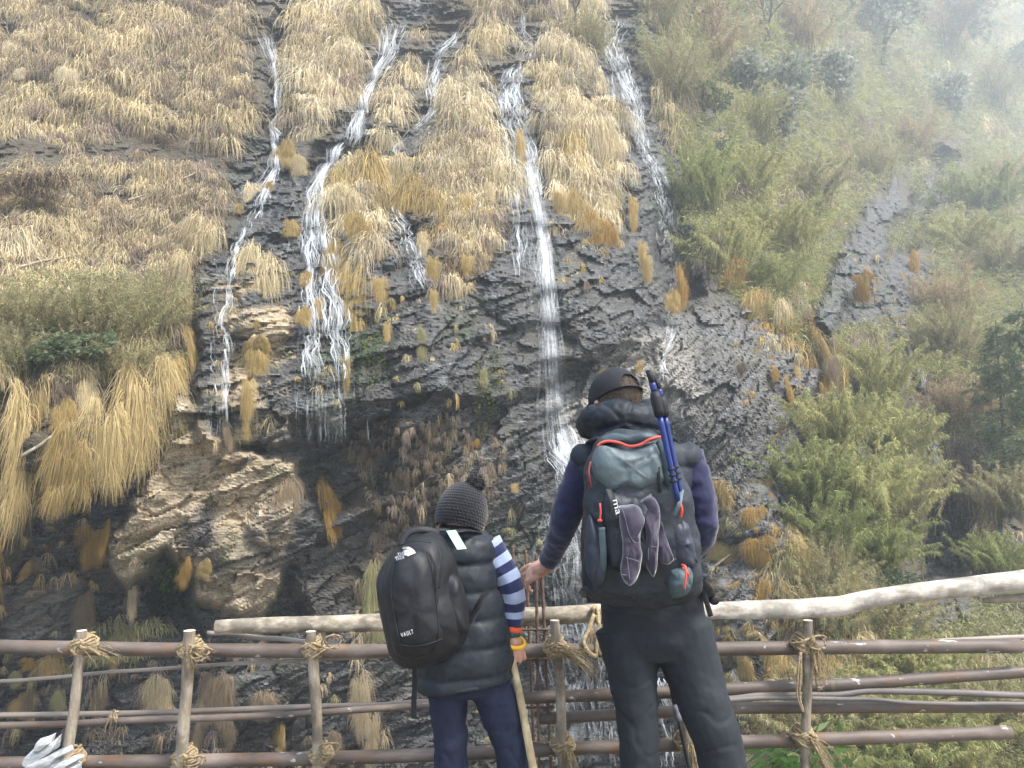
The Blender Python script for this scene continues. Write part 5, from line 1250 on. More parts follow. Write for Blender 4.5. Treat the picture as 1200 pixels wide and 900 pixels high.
def hand_geo(wrist, palm_c, Rm, s, curls, spread=(-.22, -.07, .07, .24), thumb=None):
    """Rm columns: across (thumb side positive), along the fingers, back of the hand. curls: bend per finger"""
    w = np.array(tuple(wrist)); c = np.array(tuple(palm_c)); f = lambda v: c + Rm @ (np.array(v) * s)
    g = [ell(c, (.041 * s, .047 * s, .0155 * s), Rm), sweep([w, w * .5 + f((0, -.04, 0)) * .5, f((0, -.028, 0)), f((0, .0, 0))], [.026 * s, .026 * s, .028 * s, .026 * s], 10), ell(f((.026, -.018, -.006)), (.019 * s, .028 * s, .016 * s), Rm)]
    for i, (x, L) in enumerate(((.031, .072), (.0105, .080), (-.0105, .075), (-.031, .060))):
        p = np.array((x, .034, 0.)); a = spread[i] * -1; bend = 0.0; pts = [f((x * .8, .012, 0)), f(p)]; rad = [.0105, .0102]
        for j, fr in enumerate((.45, .30, .25)):
            bend += curls[i][j]; d = np.array((math.sin(a) * math.cos(bend) * .8, math.cos(bend), -math.sin(bend))); p = p + d * L * fr; pts.append(f(p)); rad.append((.0092, .0084, .0070)[j])
        P = np.array(pts); g.append(sweep(np.concatenate([np.linspace(P[k], P[k + 1], 5)[:-1] for k in range(4)] + [P[-1:]]), np.interp(np.linspace(0, 4, 17), range(5), rad) * s, 9)); g.append(ell(P[-1], (.0072 * s,) * 3, None, 8)); g.append(ell(P[1], (.0112 * s,) * 3, None, 8))
    tp = thumb or ((.030, -.012, -.006), (.052, .012, -.014), (.058, .036, -.022), (.054, .056, -.030))
    g.append(sweep(smoothpath([f(t) for t in tp], 12), np.linspace(.0135, .0085, 12) * s, 9)); g.append(ell(f(tp[-1]), (.0088 * s,) * 3, None, 8))
    return g
def pillow(name, outline, Y, bulge, mat, parent=None, rings=7, back=.35, n=60, yfun=None, disp=None, tilt=(0, 0)):
    """a stuffed flat piece with the given photo outline: bulges towards -y from the depth Y"""
    o = np.array(outline, float); o = np.concatenate([o, o[:1]]); L = np.concatenate([[0], np.cumsum(np.hypot(*np.diff(o, axis=0).T))]); t = np.linspace(0, L[-1], n, endpoint=False)
    q = np.stack([np.interp(t, L, o[:, k]) for k in (0, 1)], -1)
    for _ in range(1): q = (np.roll(q, 1, 0) + 2 * q + np.roll(q, -1, 0)) / 4
    c = q.mean(0); V = []; F = []
    y0 = (lambda x, y: Y + tilt[0] * (x - c[0]) + tilt[1] * (y - c[1])) if yfun is None else yfun
    ss = np.concatenate([np.linspace(0, 1, rings)[1:] ** .8])
    lay_ = [(s_, +1) for s_ in ss] + [(s_, -1) for s_ in ss[::-1][1:]]
    for s_, sg in lay_:
        h = bulge * math.sqrt(max(0, 1 - s_ ** 2.6)) * (1 if sg > 0 else -back)
        for p in q:
            x, y = c + (p - c) * s_; V.append(np.array(tuple(at(x, y, y0(x, y)))) + np.array([0, -h, 0]))
    m_ = len(lay_); k = np.arange(n); F = np.concatenate([np.stack([i * n + k, i * n + n + k, i * n + n + (k + 1) % n, i * n + (k + 1) % n], -1) for i in range(m_ - 1)])
    V.append(np.array(tuple(at(c[0], c[1], y0(*c)))) + np.array([0, -bulge, 0])); V.append(np.array(tuple(at(c[0], c[1], y0(*c)))) + np.array([0, bulge * back, 0]))
    e = len(V); t0 = np.stack([np.full(n, e - 2), k, (k + 1) % n], -1); t1 = np.stack([np.full(n, e - 1), (m_ - 1) * n + (k + 1) % n, (m_ - 1) * n + k], -1)
    V = np.array(V)
    if disp is not None: V[:, 1] += disp(V)
    return solid(name, (V, [F, t0, t1]), mat, parent)
def strap(name, pts, w, mat, parent=None, thick=.35, n=20): return solid(name, sweep(smoothpath(pts, n), w, 10, True, thick), mat, parent)

# ================================================================== the man
YM = 2.78
def A_(px, py, dy=0.0): return np.array(tuple(at(px, py, YM + dy)))
HC = A_(721, 474, .02); HR = rot_to((-.42, .86, -.30))
wr = A_(641, 664, .33); palm = A_(628, 669, .37)
lArm = [A_(690, 532), A_(668, 590, .06), A_(658, 622, .14), wr]
rEl = A_(822, 622, .02); rWr = A_(770, 676, .34); rArm = [A_(802, 532), A_(818, 580, -.01), rEl, A_(800, 655, .2), rWr]
def foot(x, y): return np.array([x, y, 0.0])
hipL, hipR = A_(733, 742, .02), A_(797, 742, .02)
kneeL = A_(746, 860, .0); kneeR = A_(836, 865, -.02)
ankL = np.array([kneeL[0] + .015, kneeL[1] + .03, .085]); ankR = np.array([kneeR[0] + .06, kneeR[1] + .0, .085])
def shoe_geo(a, yaw=0.0, s=1.0):
    d = np.array([math.sin(yaw), math.cos(yaw), 0]); return [ell(a + d * .02 + np.array([0, 0, -.045]), (.043 * s, .06 * s, .042 * s)), limb([a + d * -.05 + np.array([0, 0, -.05]), a + d * .06 + np.array([0, 0, -.05]), a + d * .17 * s + np.array([0, 0, -.058])], [.040 * s, .044 * s, .030 * s], 12, 14, .85)]
# the hand that rests on the bars: fingers towards the left and away, index out, the rest bent
hd = Vector(palm - wr).normalized(); hb = Vector((.1, -.8, .55)); hb = (hb - hd * hb.dot(hd)).normalized(); hx = hd.cross(hb) * 1
HM = np.array([[-hx.x, hd.x, hb.x], [-hx.y, hd.y, hb.y], [-hx.z, hd.z, hb.z]])
HM[:, 0] *= np.sign(np.dot(HM[:, 0], [0, .4, 1])) or 1
lh = hand_geo(wr, palm, HM, 1.12, ((.12, .15, .1), (.30, .38, .3), (.45, .48, .35), (.60, .55, .4)), (-.10, .04, .22, .42), thumb=((.028, -.012, -.008), (.050, .006, -.022), (.050, .030, -.036), (.040, .050, -.046)))
rp_ = rWr + np.array([-.035, .035, -.035]); rd = Vector(rp_ - rWr).normalized(); rb = Vector((.5, .6, .5)); rb = (rb - rd * rb.dot(rd)).normalized(); rxv = rd.cross(rb)
RM = np.array([[rxv.x, rd.x, rb.x], [rxv.y, rd.y, rb.y], [rxv.z, rd.z, rb.z]])
rh = hand_geo(rWr, rp_, RM, 1.08, ((1.1, 1.1, .7),) * 4)
torso = loft([(A_(765, 742, .03), (.150, 0, 0), (0, .105, 0)), (A_(764, 705, .03), (.155, 0, 0), (0, .11, 0)), (A_(757, 650, .03), (.145, 0, 0), (0, .10, 0)), (A_(750, 590, .02), (.165, 0, 0), (0, .11, 0)), (A_(746, 545, .02), (.18, 0, 0), (0, .105, 0)), (A_(742, 520, .02), (.15, 0, 0), (0, .085, 0)), (A_(738, 508, .02), (.07, 0, 0), (0, .06, 0))])
body = fuse('person', head_geo(HC, HR, 1.06) + [limb([A_(736, 520, .02), A_(730, 500, .02), HC - np.array([0, 0, .02])], [.066, .058, .056]), torso,
     limb(lArm, [.058, .048, .042, .030]), limb(rArm, [.058, .05, .045, .04, .03]), limb([hipL, A_(741, 790, .01), A_(747, 845, .0), A_(750, 900, .0), ankL], [.075, .06, .05, .045, .036]), limb([hipR, A_(812, 785, .01), A_(831, 840, -.02), A_(846, 892, -.02), ankR], [.075, .06, .05, .045, .036])] + shoe_geo(ankL, -.15, .9) + shoe_geo(ankR, .2, .9) + lh + rh, .0036, 3, M_SKIN)
tag(body, 'tall person in black cap and navy sleeves, one hand resting on the rebar', 'person', 'people at the fence')
man = body; eyes(HC, HR, 1.06, man)
# hair: a close cap of stubble over the back of the skull
def shell(c, Rm, r, keep, n=40, off=0.0):
    V, F = ell((0, 0, 0), r, None, n); m_ = keep(V); Q = []
    for f in F: Q.append(f[m_[f].all(1)])
    return V @ Rm.T + np.array(tuple(c)), [f for f in Q if len(f)]
s6 = 1.06
hc2 = HC + HR @ np.array((0, -.008, .022)) * s6
hair = solid('hair', shell(hc2, HR, np.array((.0785, .0985, .092)) * s6, lambda V: (V[:, 2] > -.060 * s6 - .25 * np.minimum(V[:, 1], 0) * 0) & (V[:, 1] < .045 + .6 * np.maximum(V[:, 2], 0))), M_HAIR, man)
rgh = np.random.default_rng(9); d = rgh.normal(0, 1, (9000, 3)); d /= np.linalg.norm(d, axis=1, keepdims=True); d = d[(d[:, 2] < .75) & (d[:, 2] > -.62) & (d[:, 1] < .4)]
Vh, Fh, Ch = leaf_cards(hc2 + (d * np.array((.078, .098, .0915)) * s6) @ HR.T, (d + np.array([0, -.1, -.9]) + rgh.normal(0, .25, d.shape)) @ HR.T, .013, .0007, rgh, tint_mix(rgh, len(d), ((.12,.09,.07),(.17,.13,.10),(.09,.07,.055),(.24,.20,.17))))
link('stubble', mesh_np('stubble', Vh, Fh, False, {'tint': Ch}), M_LEAF, hair)
# cap: crown with the open arch and strap at the back, brim in front
def capkeep(V):
    base_ = V[:, 2] > -.020 + .10 * np.maximum(V[:, 1], 0)
    arch = (V[:, 1] < -.02) & ((V[:, 0] / .034) ** 2 + ((V[:, 2] + .004) / .040) ** 2 < 1)
    return base_ & ~arch
HRc = HR @ np.array(Matrix.Rotation(R(-6), 3, 'X'))
capo = solid('cap', shell(hc2, HRc, np.array((.0845, .105, .099)) * s6, capkeep, 120), M_CAP, man)
sf = capo.modifiers.new('s', 'SOLIDIFY'); sf.thickness = .003; sf.offset = 1
th = np.linspace(-.62, .62, 16); bx = np.stack([np.sin(th) * .085, -np.cos(th) * .106, np.full(16, -.012)], -1) * s6
solid('cap_strap', sweep(hc2 + bx @ HRc.T, .009, 8, True, .3), M_BLACK, capo)
holes = [ell(hc2 + HRc @ (np.array((math.sin(a) * .0865, -math.cos(a) * .1085, -.012)) * s6), (.0022, .0022, .0022), None, 8) for a in np.linspace(-.3, .3, 7)]
solid('strap_stud', join(holes), M_SEAM, capo)
brim = [(hc2 + HRc @ (np.array((x * s6 * .9, (.085 + .075 * math.sqrt(max(0, 1 - (x / .08) ** 2))) * s6, .004 - 1.2 * x * x)))) for x in np.linspace(-.078, .078, 15)]; inner = [(hc2 + HRc @ (np.array((x * s6 * .95, (.104 * math.sqrt(max(0, 1 - (x / .0835) ** 2)) - .004) * s6, .004)))) for x in np.linspace(-.078, .078, 15)]
bo = solid('brim', (np.array(brim + inner), [np.stack([np.arange(14), np.arange(1, 15), 16 + np.arange(14), 15 + np.arange(14)], -1)]), M_CAP, capo); sf = bo.modifiers.new('s', 'SOLIDIFY'); sf.thickness = .004
# sweater sleeves, vest, hood, trousers, shoes
for nm, g, sd_ in (('sleeve', limb([lArm[0] + np.array([.01, 0, .0])] + lArm[1:3] + [lArm[2] * .12 + wr * .88], [.066, .058, .050, .0395], 18, 30), 1), ('sleeve', limb([rArm[0], rArm[1], rEl, rArm[3], rArm[3] * .2 + rWr * .8], [.066, .061, .055, .05, .042], 18, 34), 2)):
    fuse(nm, [g], .007, 4, M_NAVY, man, lambda co, nn, k=sd_: folds(co, .07, .007, k, (1, 1, 2.2)) + folds(co, .03, .0025, k + 5))
def quilt(step, amp, z0=0.0, slope=0.0):
    def f(co, nn):
        u = (co[:, 2] + slope * co[:, 0] - z0) / step; return amp * np.sqrt(np.abs(np.sin(u * PI))) - amp * .5 + folds(co, .05, amp * .45, 9) + folds(co, .018, amp * .18, 4)
    return f
vest = fuse('vest', [loft([(A_(762, 716, .02), (.168, 0, 0), (0, .125, 0)), (A_(762, 700, .02), (.172, 0, 0), (0, .13, 0)), (A_(756, 645, .02), (.166, 0, 0), (0, .125, 0)), (A_(750, 590, .01), (.188, 0, 0), (0, .13, 0)), (A_(746, 548, .01), (.204, 0, 0), (0, .125, 0)), (A_(743, 524, .01), (.185, 0, 0), (0, .105, 0)), (A_(738, 506, .01), (.10, 0, 0), (0, .08, 0))], 36, 2.5),
     ell(A_(689, 542), (.052, .085, .075), np.array(Matrix.Rotation(-.5, 3, 'Y'))), ell(A_(801, 540), (.052, .085, .075), np.array(Matrix.Rotation(.5, 3, 'Y')))], .009, 12, M_VEST, man, quilt(.085, .013))
def hoodq(co, nn):
    d = co - A_(727, 496, -.06); a = np.arctan2(d[:, 2], d[:, 0]); return .011 * (np.abs(np.sin(a * 2.5 + .5)) ** .4 - .6) + .007 * (np.abs(np.sin((d[:, 2] + .02) / .11 * PI)) ** .4 - .6) + folds(co, .04, .007, 12) + folds(co, .016, .003, 13)
hood = fuse('hood', [ell(A_(728, 494, -.055), (.135, .085, .078), np.array(Matrix.Rotation(.12, 3, 'Y'))), ell(A_(757, 486, -.01), (.062, .08, .05)), ell(A_(700, 494, -.02), (.062, .085, .056)), ell(A_(725, 512, -.06), (.10, .07, .045)), ell(A_(690, 500, .06), (.045, .07, .05)), ell(A_(764, 492, .07), (.045, .07, .05))], .007, 5, M_HOOD, man, hoodq)
def troufold(co, nn):
    return folds(co, .13, .006, 31, (1, 1, .7)) + folds(co + .3 * co[:, :1] * np.array([0, 0, 1]), .07, .0035, 32, (.8, 1, 1.6)) - .0032 * np.clip(1 - np.abs(vnoise(co[:, 0] * 7 + co[:, 2] * 5, co[:, 1] * 7, co[:, 2] * 13 - co[:, 0] * 6, 61)) * 7, 0, 1) * (.35 + sstep(.75, .5, np.abs(co[:, 2] - .45) * 2))
def W_(p, dx=0., dz=0.): return np.array(p) + np.array([dx, 0, dz])
fuse('trousers', [loft([(A_(765, 770, .02), (.125, 0, 0), (0, .10, 0)), (A_(765, 745, .02), (.172, 0, 0), (0, .125, 0)), (A_(765, 722, .02), (.182, 0, 0), (0, .13, 0)), (A_(763, 700, .02), (.178, 0, 0), (0, .13, 0)), (A_(762, 690, .02), (.165, 0, 0), (0, .12, 0))], 36, 2.3),
     limb([A_(733, 735, .02), A_(741, 790, .01), A_(747, 845, .0), A_(750, 900, .0), ankL + np.array([0, 0, .03])], [.112, .088, .072, .066, .066], 20, 36), limb([A_(796, 735, .02), A_(812, 785, .01), A_(831, 840, -.02), A_(846, 892, -.02), ankR + np.array([0, 0, .03])], [.115, .100, .088, .082, .075], 20, 36)], .0075, 5, M_TROUS, man, troufold)
for a, y in ((ankL, -.15), (ankR, .2)): fuse('shoe', shoe_geo(a, y, 1.08), .008, 3, M_BLACK, man)
tag(empty('trekking_pole', (0, 0, 0), 'black trekking pole held by the man, seen between his legs', 'trekking pole', 'trekking poles'))
tp = SC.objects['trekking_pole']; top = rp_ + np.array([.0, .0, .045]); tipP = np.array([*at(808, 902, YM + .30)]); d = tipP - top; tipP = top + d * ((top[2]) / -d[2]); tp.location = tipP
def tpart(o, name, geo, mat, par=None):
    V, F = geo; return link(name, mesh_np(name, V - np.array(o.location), F, True), mat, par or o)
tpart(tp, 'shaft', sweep(np.linspace(top, top * .5 + tipP * .5, 8), .0095, 10), M_BLACK); tpart(tp, 'lower_shaft', sweep(np.linspace(top * .5 + tipP * .5, tipP, 8), .0075, 10), M_BLACK)
tpart(tp, 'grip', sweep(np.linspace(top + np.array([0, 0, .07]), top - np.array([0, 0, .07]), 10), [.012, .019, .017, .015, .017, .015, .017, .015, .016, .012], 12), M_BLACK); tpart(tp, 'lock', sweep(np.linspace(top * .52 + tipP * .48, top * .46 + tipP * .54, 4), .013, 10), M_SEAM)

# ------------------------------------------------------------------ his backpack
pk = empty('hiking_backpack', A_(745, 690, -.25), 'grey hiking backpack with coral zip worn by the man, socks hanging on it', 'backpack', 'backpacks'); PKI = np.array(pk.location)
def reroot(o, root):
    """hand a finished world-space piece to a thing that stands elsewhere"""
    o.data.transform(Matrix.Translation(-Vector(root.location))); o.parent = root; return o
def pkp(o): return reroot(o, pk) if o.parent is None else o
bagd = lambda co, nn: folds(co, .09, .012, 41) + folds(co, .035, .004, 42)
pkp(fuse('main_bag', [loft([(A_(752, 708, -.20), (.165, 0, 0), (0, .07, 0)), (A_(752, 690, -.23), (.190, 0, 0), (0, .105, 0)), (A_(751, 640, -.25), (.195, 0, 0), (0, .125, 0)), (A_(746, 585, -.25), (.175, 0, 0), (0, .13, 0)), (A_(742, 545, -.24), (.150, 0, 0), (0, .115, 0)), (A_(738, 515, -.22), (.115, 0, 0), (0, .085, 0)), (A_(737, 505, -.20), (.08, 0, 0), (0, .05, 0))], 36, 2.6)], .009, 6, M_PACK_D, None, bagd))
YB = YM - .36
def crease(V): return -.010 * np.clip(1 - np.abs(vnoise(V[:, 0] * 14 + V[:, 2] * 9, V[:, 2] * 17 - V[:, 0] * 6, 0, 58)) * 6, 0, 1) * -1 + .012 * fbm(V[:, 0] / .05, V[:, 2] / .05, 0, 55, 3) + .006 * fbm(V[:, 0] / .02, V[:, 2] / .03, 0, 56, 2)
pkp(pillow('lid_pocket', [(701,520),(718,524),(740,527),(757,522),(769,516),(776,530),(780,560),(782,575),(766,572),(745,579),(724,576),(709,577),(697,561),(692,545),(695,530)], YB + .045, .075, M_PACK_G, None, 9, .5, disp=crease))
pkp(pillow('front_panel', [(708,574),(724,575),(746,578),(768,571),(775,590),(775,640),(768,668),(740,672),(716,668),(706,640),(704,600)], YB + .005, .05, M_PACK_D, None, disp=crease))
pkp(pillow('side_panel', [(769,517),(776,515),(784,528),(795,560),(799,590),(797,606),(788,608),(779,590),(774,560),(770,535)], YB + .040, .05, M_TEAL, None, disp=crease))
zp = [A_(x, y, -.315 - .03 * (1 - abs(x - 737) / 40)) for x, y in ((700,523),(705,519),(714,517),(726,519),(738,523),(750,521),(759,516),(767,513),(774,512))]
strap_z = pkp(solid('lid_zip', sweep(smoothpath(zp, 30), .0078, 8, True, .6), M_RED))
pkp(pillow('lid_top', [(699,522),(704,512),(716,507),(740,510),(760,506),(772,511),(766,516),(752,521),(738,524),(722,520),(708,519)], YB + .075, .04, M_TEAL, None))
pkp(strap('panel_zip', [A_(765, 520, -.33), A_(771, 545, -.365), A_(773, 572, -.37), A_(779, 598, -.33)], .006, M_BLACK))
pkp(pillow('side_pocket', [(690,600),(697,606),(707,612),(712,640),(710,684),(697,690),(687,672),(684,640),(687,612)], YB + .040, .055, M_POCK, None, disp=crease))
pkp(pillow('side_pocket', [(780,612),(796,600),(806,612),(814,640),(818,662),(806,668),(786,664),(776,640)], YB + .045, .055, M_POCK, None, disp=crease))
pkp(strap('side_cord', [A_(783, 625, -.36), A_(800, 645, -.35), A_(785, 660, -.36)], .002, M_SEAM, None, 1))
hp = pkp(pillow('hip_pocket', [(781,664),(790,660),(806,660),(812,672),(810,690),(800,700),(788,703),(781,692),(779,676)], YB + .04, .055, M_TEAL, None, disp=crease))
V, F = join([sweep(smoothpath([A_(799, 662, -.40), A_(803, 664, -.42), A_(804, 672, -.425), A_(803, 682, -.42), A_(802, 690, -.41)], 14), .0035, 8), sweep(smoothpath([A_(800, 665, -.42), A_(806, 671, -.42), A_(807, 676, -.41)], 8), .0028, 8)]); zt = solid('zip_pull', (V - PKI, F), M_RED, hp)
pkp(strap('hip_belt', [A_(806, 672, -.30), A_(820, 682, -.18), A_(828, 694, -.05), A_(826, 700, .12)], .030, M_PACK_D, None, .4))
pkp(strap('hip_belt', [A_(692, 690, -.28), A_(688, 694, -.12), A_(690, 698, .1)], .028, M_PACK_D, None, .4))
pkp(solid('buckle', ell(A_(818, 666, -.25), (.013, .012, .011)), M_BLACK)); pkp(solid('belt_buckle', ell(A_(837, 703, -.02), (.02, .012, .018)), M_BLACK)); pkp(solid('buckle', ell(A_(824, 676, -.24), (.014, .010, .012)), M_BLACK))
pkp(strap('belt_tail', [A_(822, 690, -.14), A_(828, 706, -.13), A_(833, 722, -.12)], .009, M_BLACK, None, .3)); pkp(strap('belt_tail', [A_(690, 660, -.2), A_(690, 685, -.17), A_(692, 706, -.16)], .011, M_BLACK, None, .3))
pkp(strap('shoulder_strap', [A_(768, 508, -.16), A_(780, 512, -.1), A_(788, 520, .04), A_(790, 560, .14)], .024, M_PACK_D, None, .35)); pkp(strap('shoulder_strap', [A_(706, 514, -.16), A_(698, 516, -.1), A_(692, 524, .04), A_(692, 560, .14)], .024, M_PACK_D, None, .35))
pkp(strap('compression_strap', [A_(705, 618, -.385), A_(707, 650, -.385), A_(706, 672, -.36)], .011, M_TEAL, None, .25)); pkp(strap('pole_loop', [A_(799, 574, -.37), A_(796, 590, -.41), A_(790, 604, -.40)], .007, M_PACK_G, None, .3)); pkp(strap('red_trim', [A_(796, 586, -.375), A_(799, 597, -.37), A_(798, 606, -.36)], .0045, M_RED, None, .6))
pkp(solid('zip_pull', join([sweep(smoothpath([A_(692, 541, -.33), A_(690, 552, -.345), A_(691, 560, -.35), A_(693, 574, -.34)], 12), .0032, 7), sweep(smoothpath([A_(688, 552, -.34), A_(690, 566, -.345)], 6), .003, 7)]), cloth('maroon_cord', (.17,.035,.04), .1, .6)))
pkp(solid('zip_pull', join([sweep(smoothpath([A_(703, 590, -.38), A_(704, 600, -.39), A_(703, 610, -.39)], 10), .003, 7), ell(A_(703, 610, -.39), (.008, .005, .005))]), M_RED))
fb = pkp(strap('key_fob', [A_(713, 573, -.41), A_(717, 585, -.425), A_(719, 598, -.425), A_(722, 609, -.42)], .012, M_BLACK, None, .25))
# socks drying on the pack
def sock(label, outline, Y, b, seams):
    o = pillow('sock', outline, Y, b, M_SOCK, None, 8, .6, 70, disp=lambda V: .018 * fbm(V[:, 0] / .045, V[:, 2] / .06, 0, 66, 3))
    o['label'] = label; o['category'] = 'sock'; o['group'] = 'socks hung on the hiking backpack'
    for s_ in seams: solid('stitching', sweep(smoothpath([at(x, y, Y - b - .003) for x, y in s_], 14), .0011, 5), M_SEAM, o)
    return o
SY = YB - .035
sock('purple sock cuff hanging behind the other two on the grey backpack', [(771,609),(776,612),(783,635),(790,656),(784,662),(774,660),(769,640)], SY + .02, .012, [])
sock('purple sock hanging at the right of the pair on the grey backpack', [(750,588),(757,582),(762,580),(769,586),(773,596),(774,612),(772,630),(771,650),(769,670),(766,678),(759,668),(756,655),(757,630),(754,608)], SY, .018, [[(763,641),(772,641)], [(760,642),(760,656)], [(773,600),(771,630),(767,672)]])
sock('longer purple sock hanging at the left of the pair on the grey backpack', [(725,592),(734,592),(742,590),(750,594),(756,604),(755,612),(750,622),(750,636),(753,650),(751,668),(746,682),(738,688),(731,682),(727,672),(729,650),(729,632),(726,612)], SY - .016, .022, [[(729,596),(733,608),(736,622),(742,634),(751,637)], [(733,653),(743,656),(752,659)], [(735,654),(738,680)], [(728,673),(734,674)]])
# blue poles strapped to the side of the pack
def pole(label, a, lock0, lock1, b, dy):
    P = [A_(*q, dy) for q in (a, lock0, lock1, b)]; e = empty('trekking_pole', P[3], label, 'trekking pole', 'trekking poles')
    d = (P[0] - P[1]); d /= np.linalg.norm(d)
    tpart(e, 'upper_section', sweep(np.array([P[0], P[0] + (P[1] - P[0]) * .3, P[0] + (P[1] - P[0]) * .62]), [.0105, .0095, .0085], 12), M_BLACK); tpart(e, 'blue_collar', sweep(np.linspace(P[0] + (P[1] - P[0]) * .6, P[1], 4), .0105, 12), M_BLUE)
    tpart(e, 'lock', sweep(np.linspace(P[1], P[2], 5), [.013, .0175, .0175, .016, .0145], 12), M_BLACK); tpart(e, 'shaft', sweep(np.linspace(P[2], P[3], 10), np.linspace(.0100, .0075, 10), 12), M_BLUE)
    for k in range(3): q = P[2] + (P[3] - P[2]) * (.62 + .07 * k); tpart(e, 'scale_mark', sweep(np.array([q - d * .004, q + d * .004]), .0118, 10), M_BLACK)
    return e
pole('blue trekking pole with the taller black tip strapped to the grey backpack', (760, 434), (767, 459), (773, 488), (795, 588), -.40)
pole('blue trekking pole with the lower black tip strapped to the grey backpack', (769, 444), (774, 465), (779, 488), (799, 584), -.37)

# ================================================================== the child
YC = 2.72
def C_(px, py, dy=0.0): return np.array(tuple(at(px, py, YC + dy)))
KC = C_(541, 612, .04); KR = rot_to((.05, .93, -.25)); ks = .93
cw = C_(598, 742, .05); cp_ = C_(602, 757, .045)
cArm = [C_(571, 636, .03), C_(588, 664, .03), C_(600, 692, .03), C_(600, 718, .05), cw]
clArm = [C_(498, 640, .03), C_(478, 690, .05), C_(490, 725, .22), C_(520, 730, .30)]
chL, chR = C_(524, 795, .03), C_(572, 795, .03); ckL, ckR = C_(527, 868, .02), C_(593, 868, .0)
caL = np.array([ckL[0] + .005, ckL[1] + .02, .08]); caR = np.array([ckR[0] + .05, ckR[1], .08])
cd = Vector(cp_ - cw).normalized(); cb = Vector((.35, -.9, .1)); cb = (cb - cd * cb.dot(cd)).normalized(); cx = cd.cross(cb)
CM = np.array([[cx.x, cd.x, cb.x], [cx.y, cd.y, cb.y], [cx.z, cd.z, cb.z]])
if CM[0, 0] > 0: CM[:, 0] *= -1
chand = hand_geo(cw, cp_, CM, .86, ((.35, .75, .5), (.35, .8, .5), (.4, .8, .5), (.45, .85, .5)), thumb=((.028, -.012, -.008), (.042, .014, -.022), (.038, .036, -.034), (.030, .052, -.042)))
clp = clArm[-1] + np.array([.04, .03, 0]); chl = hand_geo(clArm[-1], clp, np.array([[0, .8, 0], [0, .6, -1], [1, 0, 0]]).astype(float), .84, ((.9, .9, .5),) * 4)
ctorso = loft([(C_(546, 800, .03), (.115, 0, 0), (0, .085, 0)), (C_(545, 760, .03), (.125, 0, 0), (0, .09, 0)), (C_(542, 700, .03), (.11, 0, 0), (0, .08, 0)), (C_(538, 655, .03), (.125, 0, 0), (0, .08, 0)), (C_(536, 634, .03), (.10, 0, 0), (0, .065, 0)), (C_(537, 626, .03), (.05, 0, 0), (0, .05, 0))])
child = fuse('person', head_geo(KC, KR, ks) + [limb([C_(537, 640, .03), C_(538, 626, .03), KC], [.05, .046, .046]), ctorso, limb(cArm, [.042, .037, .032, .027, .0225]), limb(clArm, [.042, .036, .03, .022]),
     limb([chL, C_(525, 830, .02), C_(528, 880, .02), caL], [.055, .045, .038, .03]), limb([chR, C_(584, 830, .01), C_(600, 885, .0), caR], [.055, .045, .038, .03])] + shoe_geo(caL, -.1, .75) + shoe_geo(caR, .15, .75) + chand + chl, .0036, 2, M_SKIN)
tag(child, 'small person in a knitted bobble hat and striped sleeves holding a wooden stick', 'person', 'people at the fence'); eyes(KC, KR, ks, child)
solid('hair', shell(KC + KR @ np.array((0, -.008, .022)) * ks, KR, np.array((.079, .099, .093)) * ks, lambda V: (V[:, 2] > -.05) & (V[:, 1] < .05)), M_HAIR, child)
# bobble hat, knitted in rows
hx_ = KC + KR @ np.array((0, -.012, .028)) * ks; HRt = KR @ np.array(Matrix.Rotation(.16, 3, 'Y'))
g = ell((0, 0, 0), (.089, .106, .112), None, 96); V, F = g; keep = V[:, 2] > -.052
z = V[:, 2]; a = np.arctan2(V[:, 1], V[:, 0]); row = (z + .06) / .0105; kn = np.abs(np.sin(PI * row)) * .6 + .4 * np.abs(np.sin(a * 26 + (np.floor(row) % 2) * PI / 2)); nrm_ = V / np.linalg.norm(V, axis=1, keepdims=True)
ths = np.linspace(0, PI, 150); ph = np.linspace(0, 2 * PI, 241)[:-1]; TT, PP = np.meshgrid(ths, ph, indexing='ij'); sel = np.cos(TT[:, 0]) * .112 > -.052
TT, PP = TT[sel], PP[sel]; Vx = np.stack([.089 * np.sin(TT) * np.cos(PP), .106 * np.sin(TT) * np.sin(PP), .112 * np.cos(TT)], -1); row = Vx[..., 2] / .0105
kn = np.sqrt(np.abs(np.sin(PI * row))) * .5 + .5 * np.sqrt(np.abs(np.sin(PP * 22 + (np.floor(row) % 2) * PI / 2))); Vx = Vx * (1 + .065 * (kn - .5))[..., None]
nr, nc = TT.shape; ii = np.arange(nr * nc).reshape(nr, nc); q = np.stack([ii[:-1], ii[1:], np.roll(ii, -1, 1)[1:], np.roll(ii, -1, 1)[:-1]], -1).reshape(-1, 4)
hat = solid('bobble_hat', (Vx.reshape(-1, 3) @ HRt.T + hx_, [q]), M_WOOL, child); sf = hat.modifiers.new('s', 'SOLIDIFY'); sf.thickness = .006; sf.offset = -1
rgk = np.random.default_rng(3); pc = hx_ + HRt @ np.array((.030, -.03, .112)); d = rgk.normal(0, 1, (1500, 3)); d /= np.linalg.norm(d, axis=1, keepdims=True)
Vp, Fp, _ = leaf_cards(pc + d * .012, d + rgk.normal(0, .25, d.shape), .027, .0013, rgk, np.zeros((1500, 3))); Vq, Fq = ell(pc, (.026,) * 3, None, 20)
solid('pompom', (np.concatenate([Vp, Vq]), [Fp] + [f + len(Vp) for f in Fq]), M_WOOL, hat)
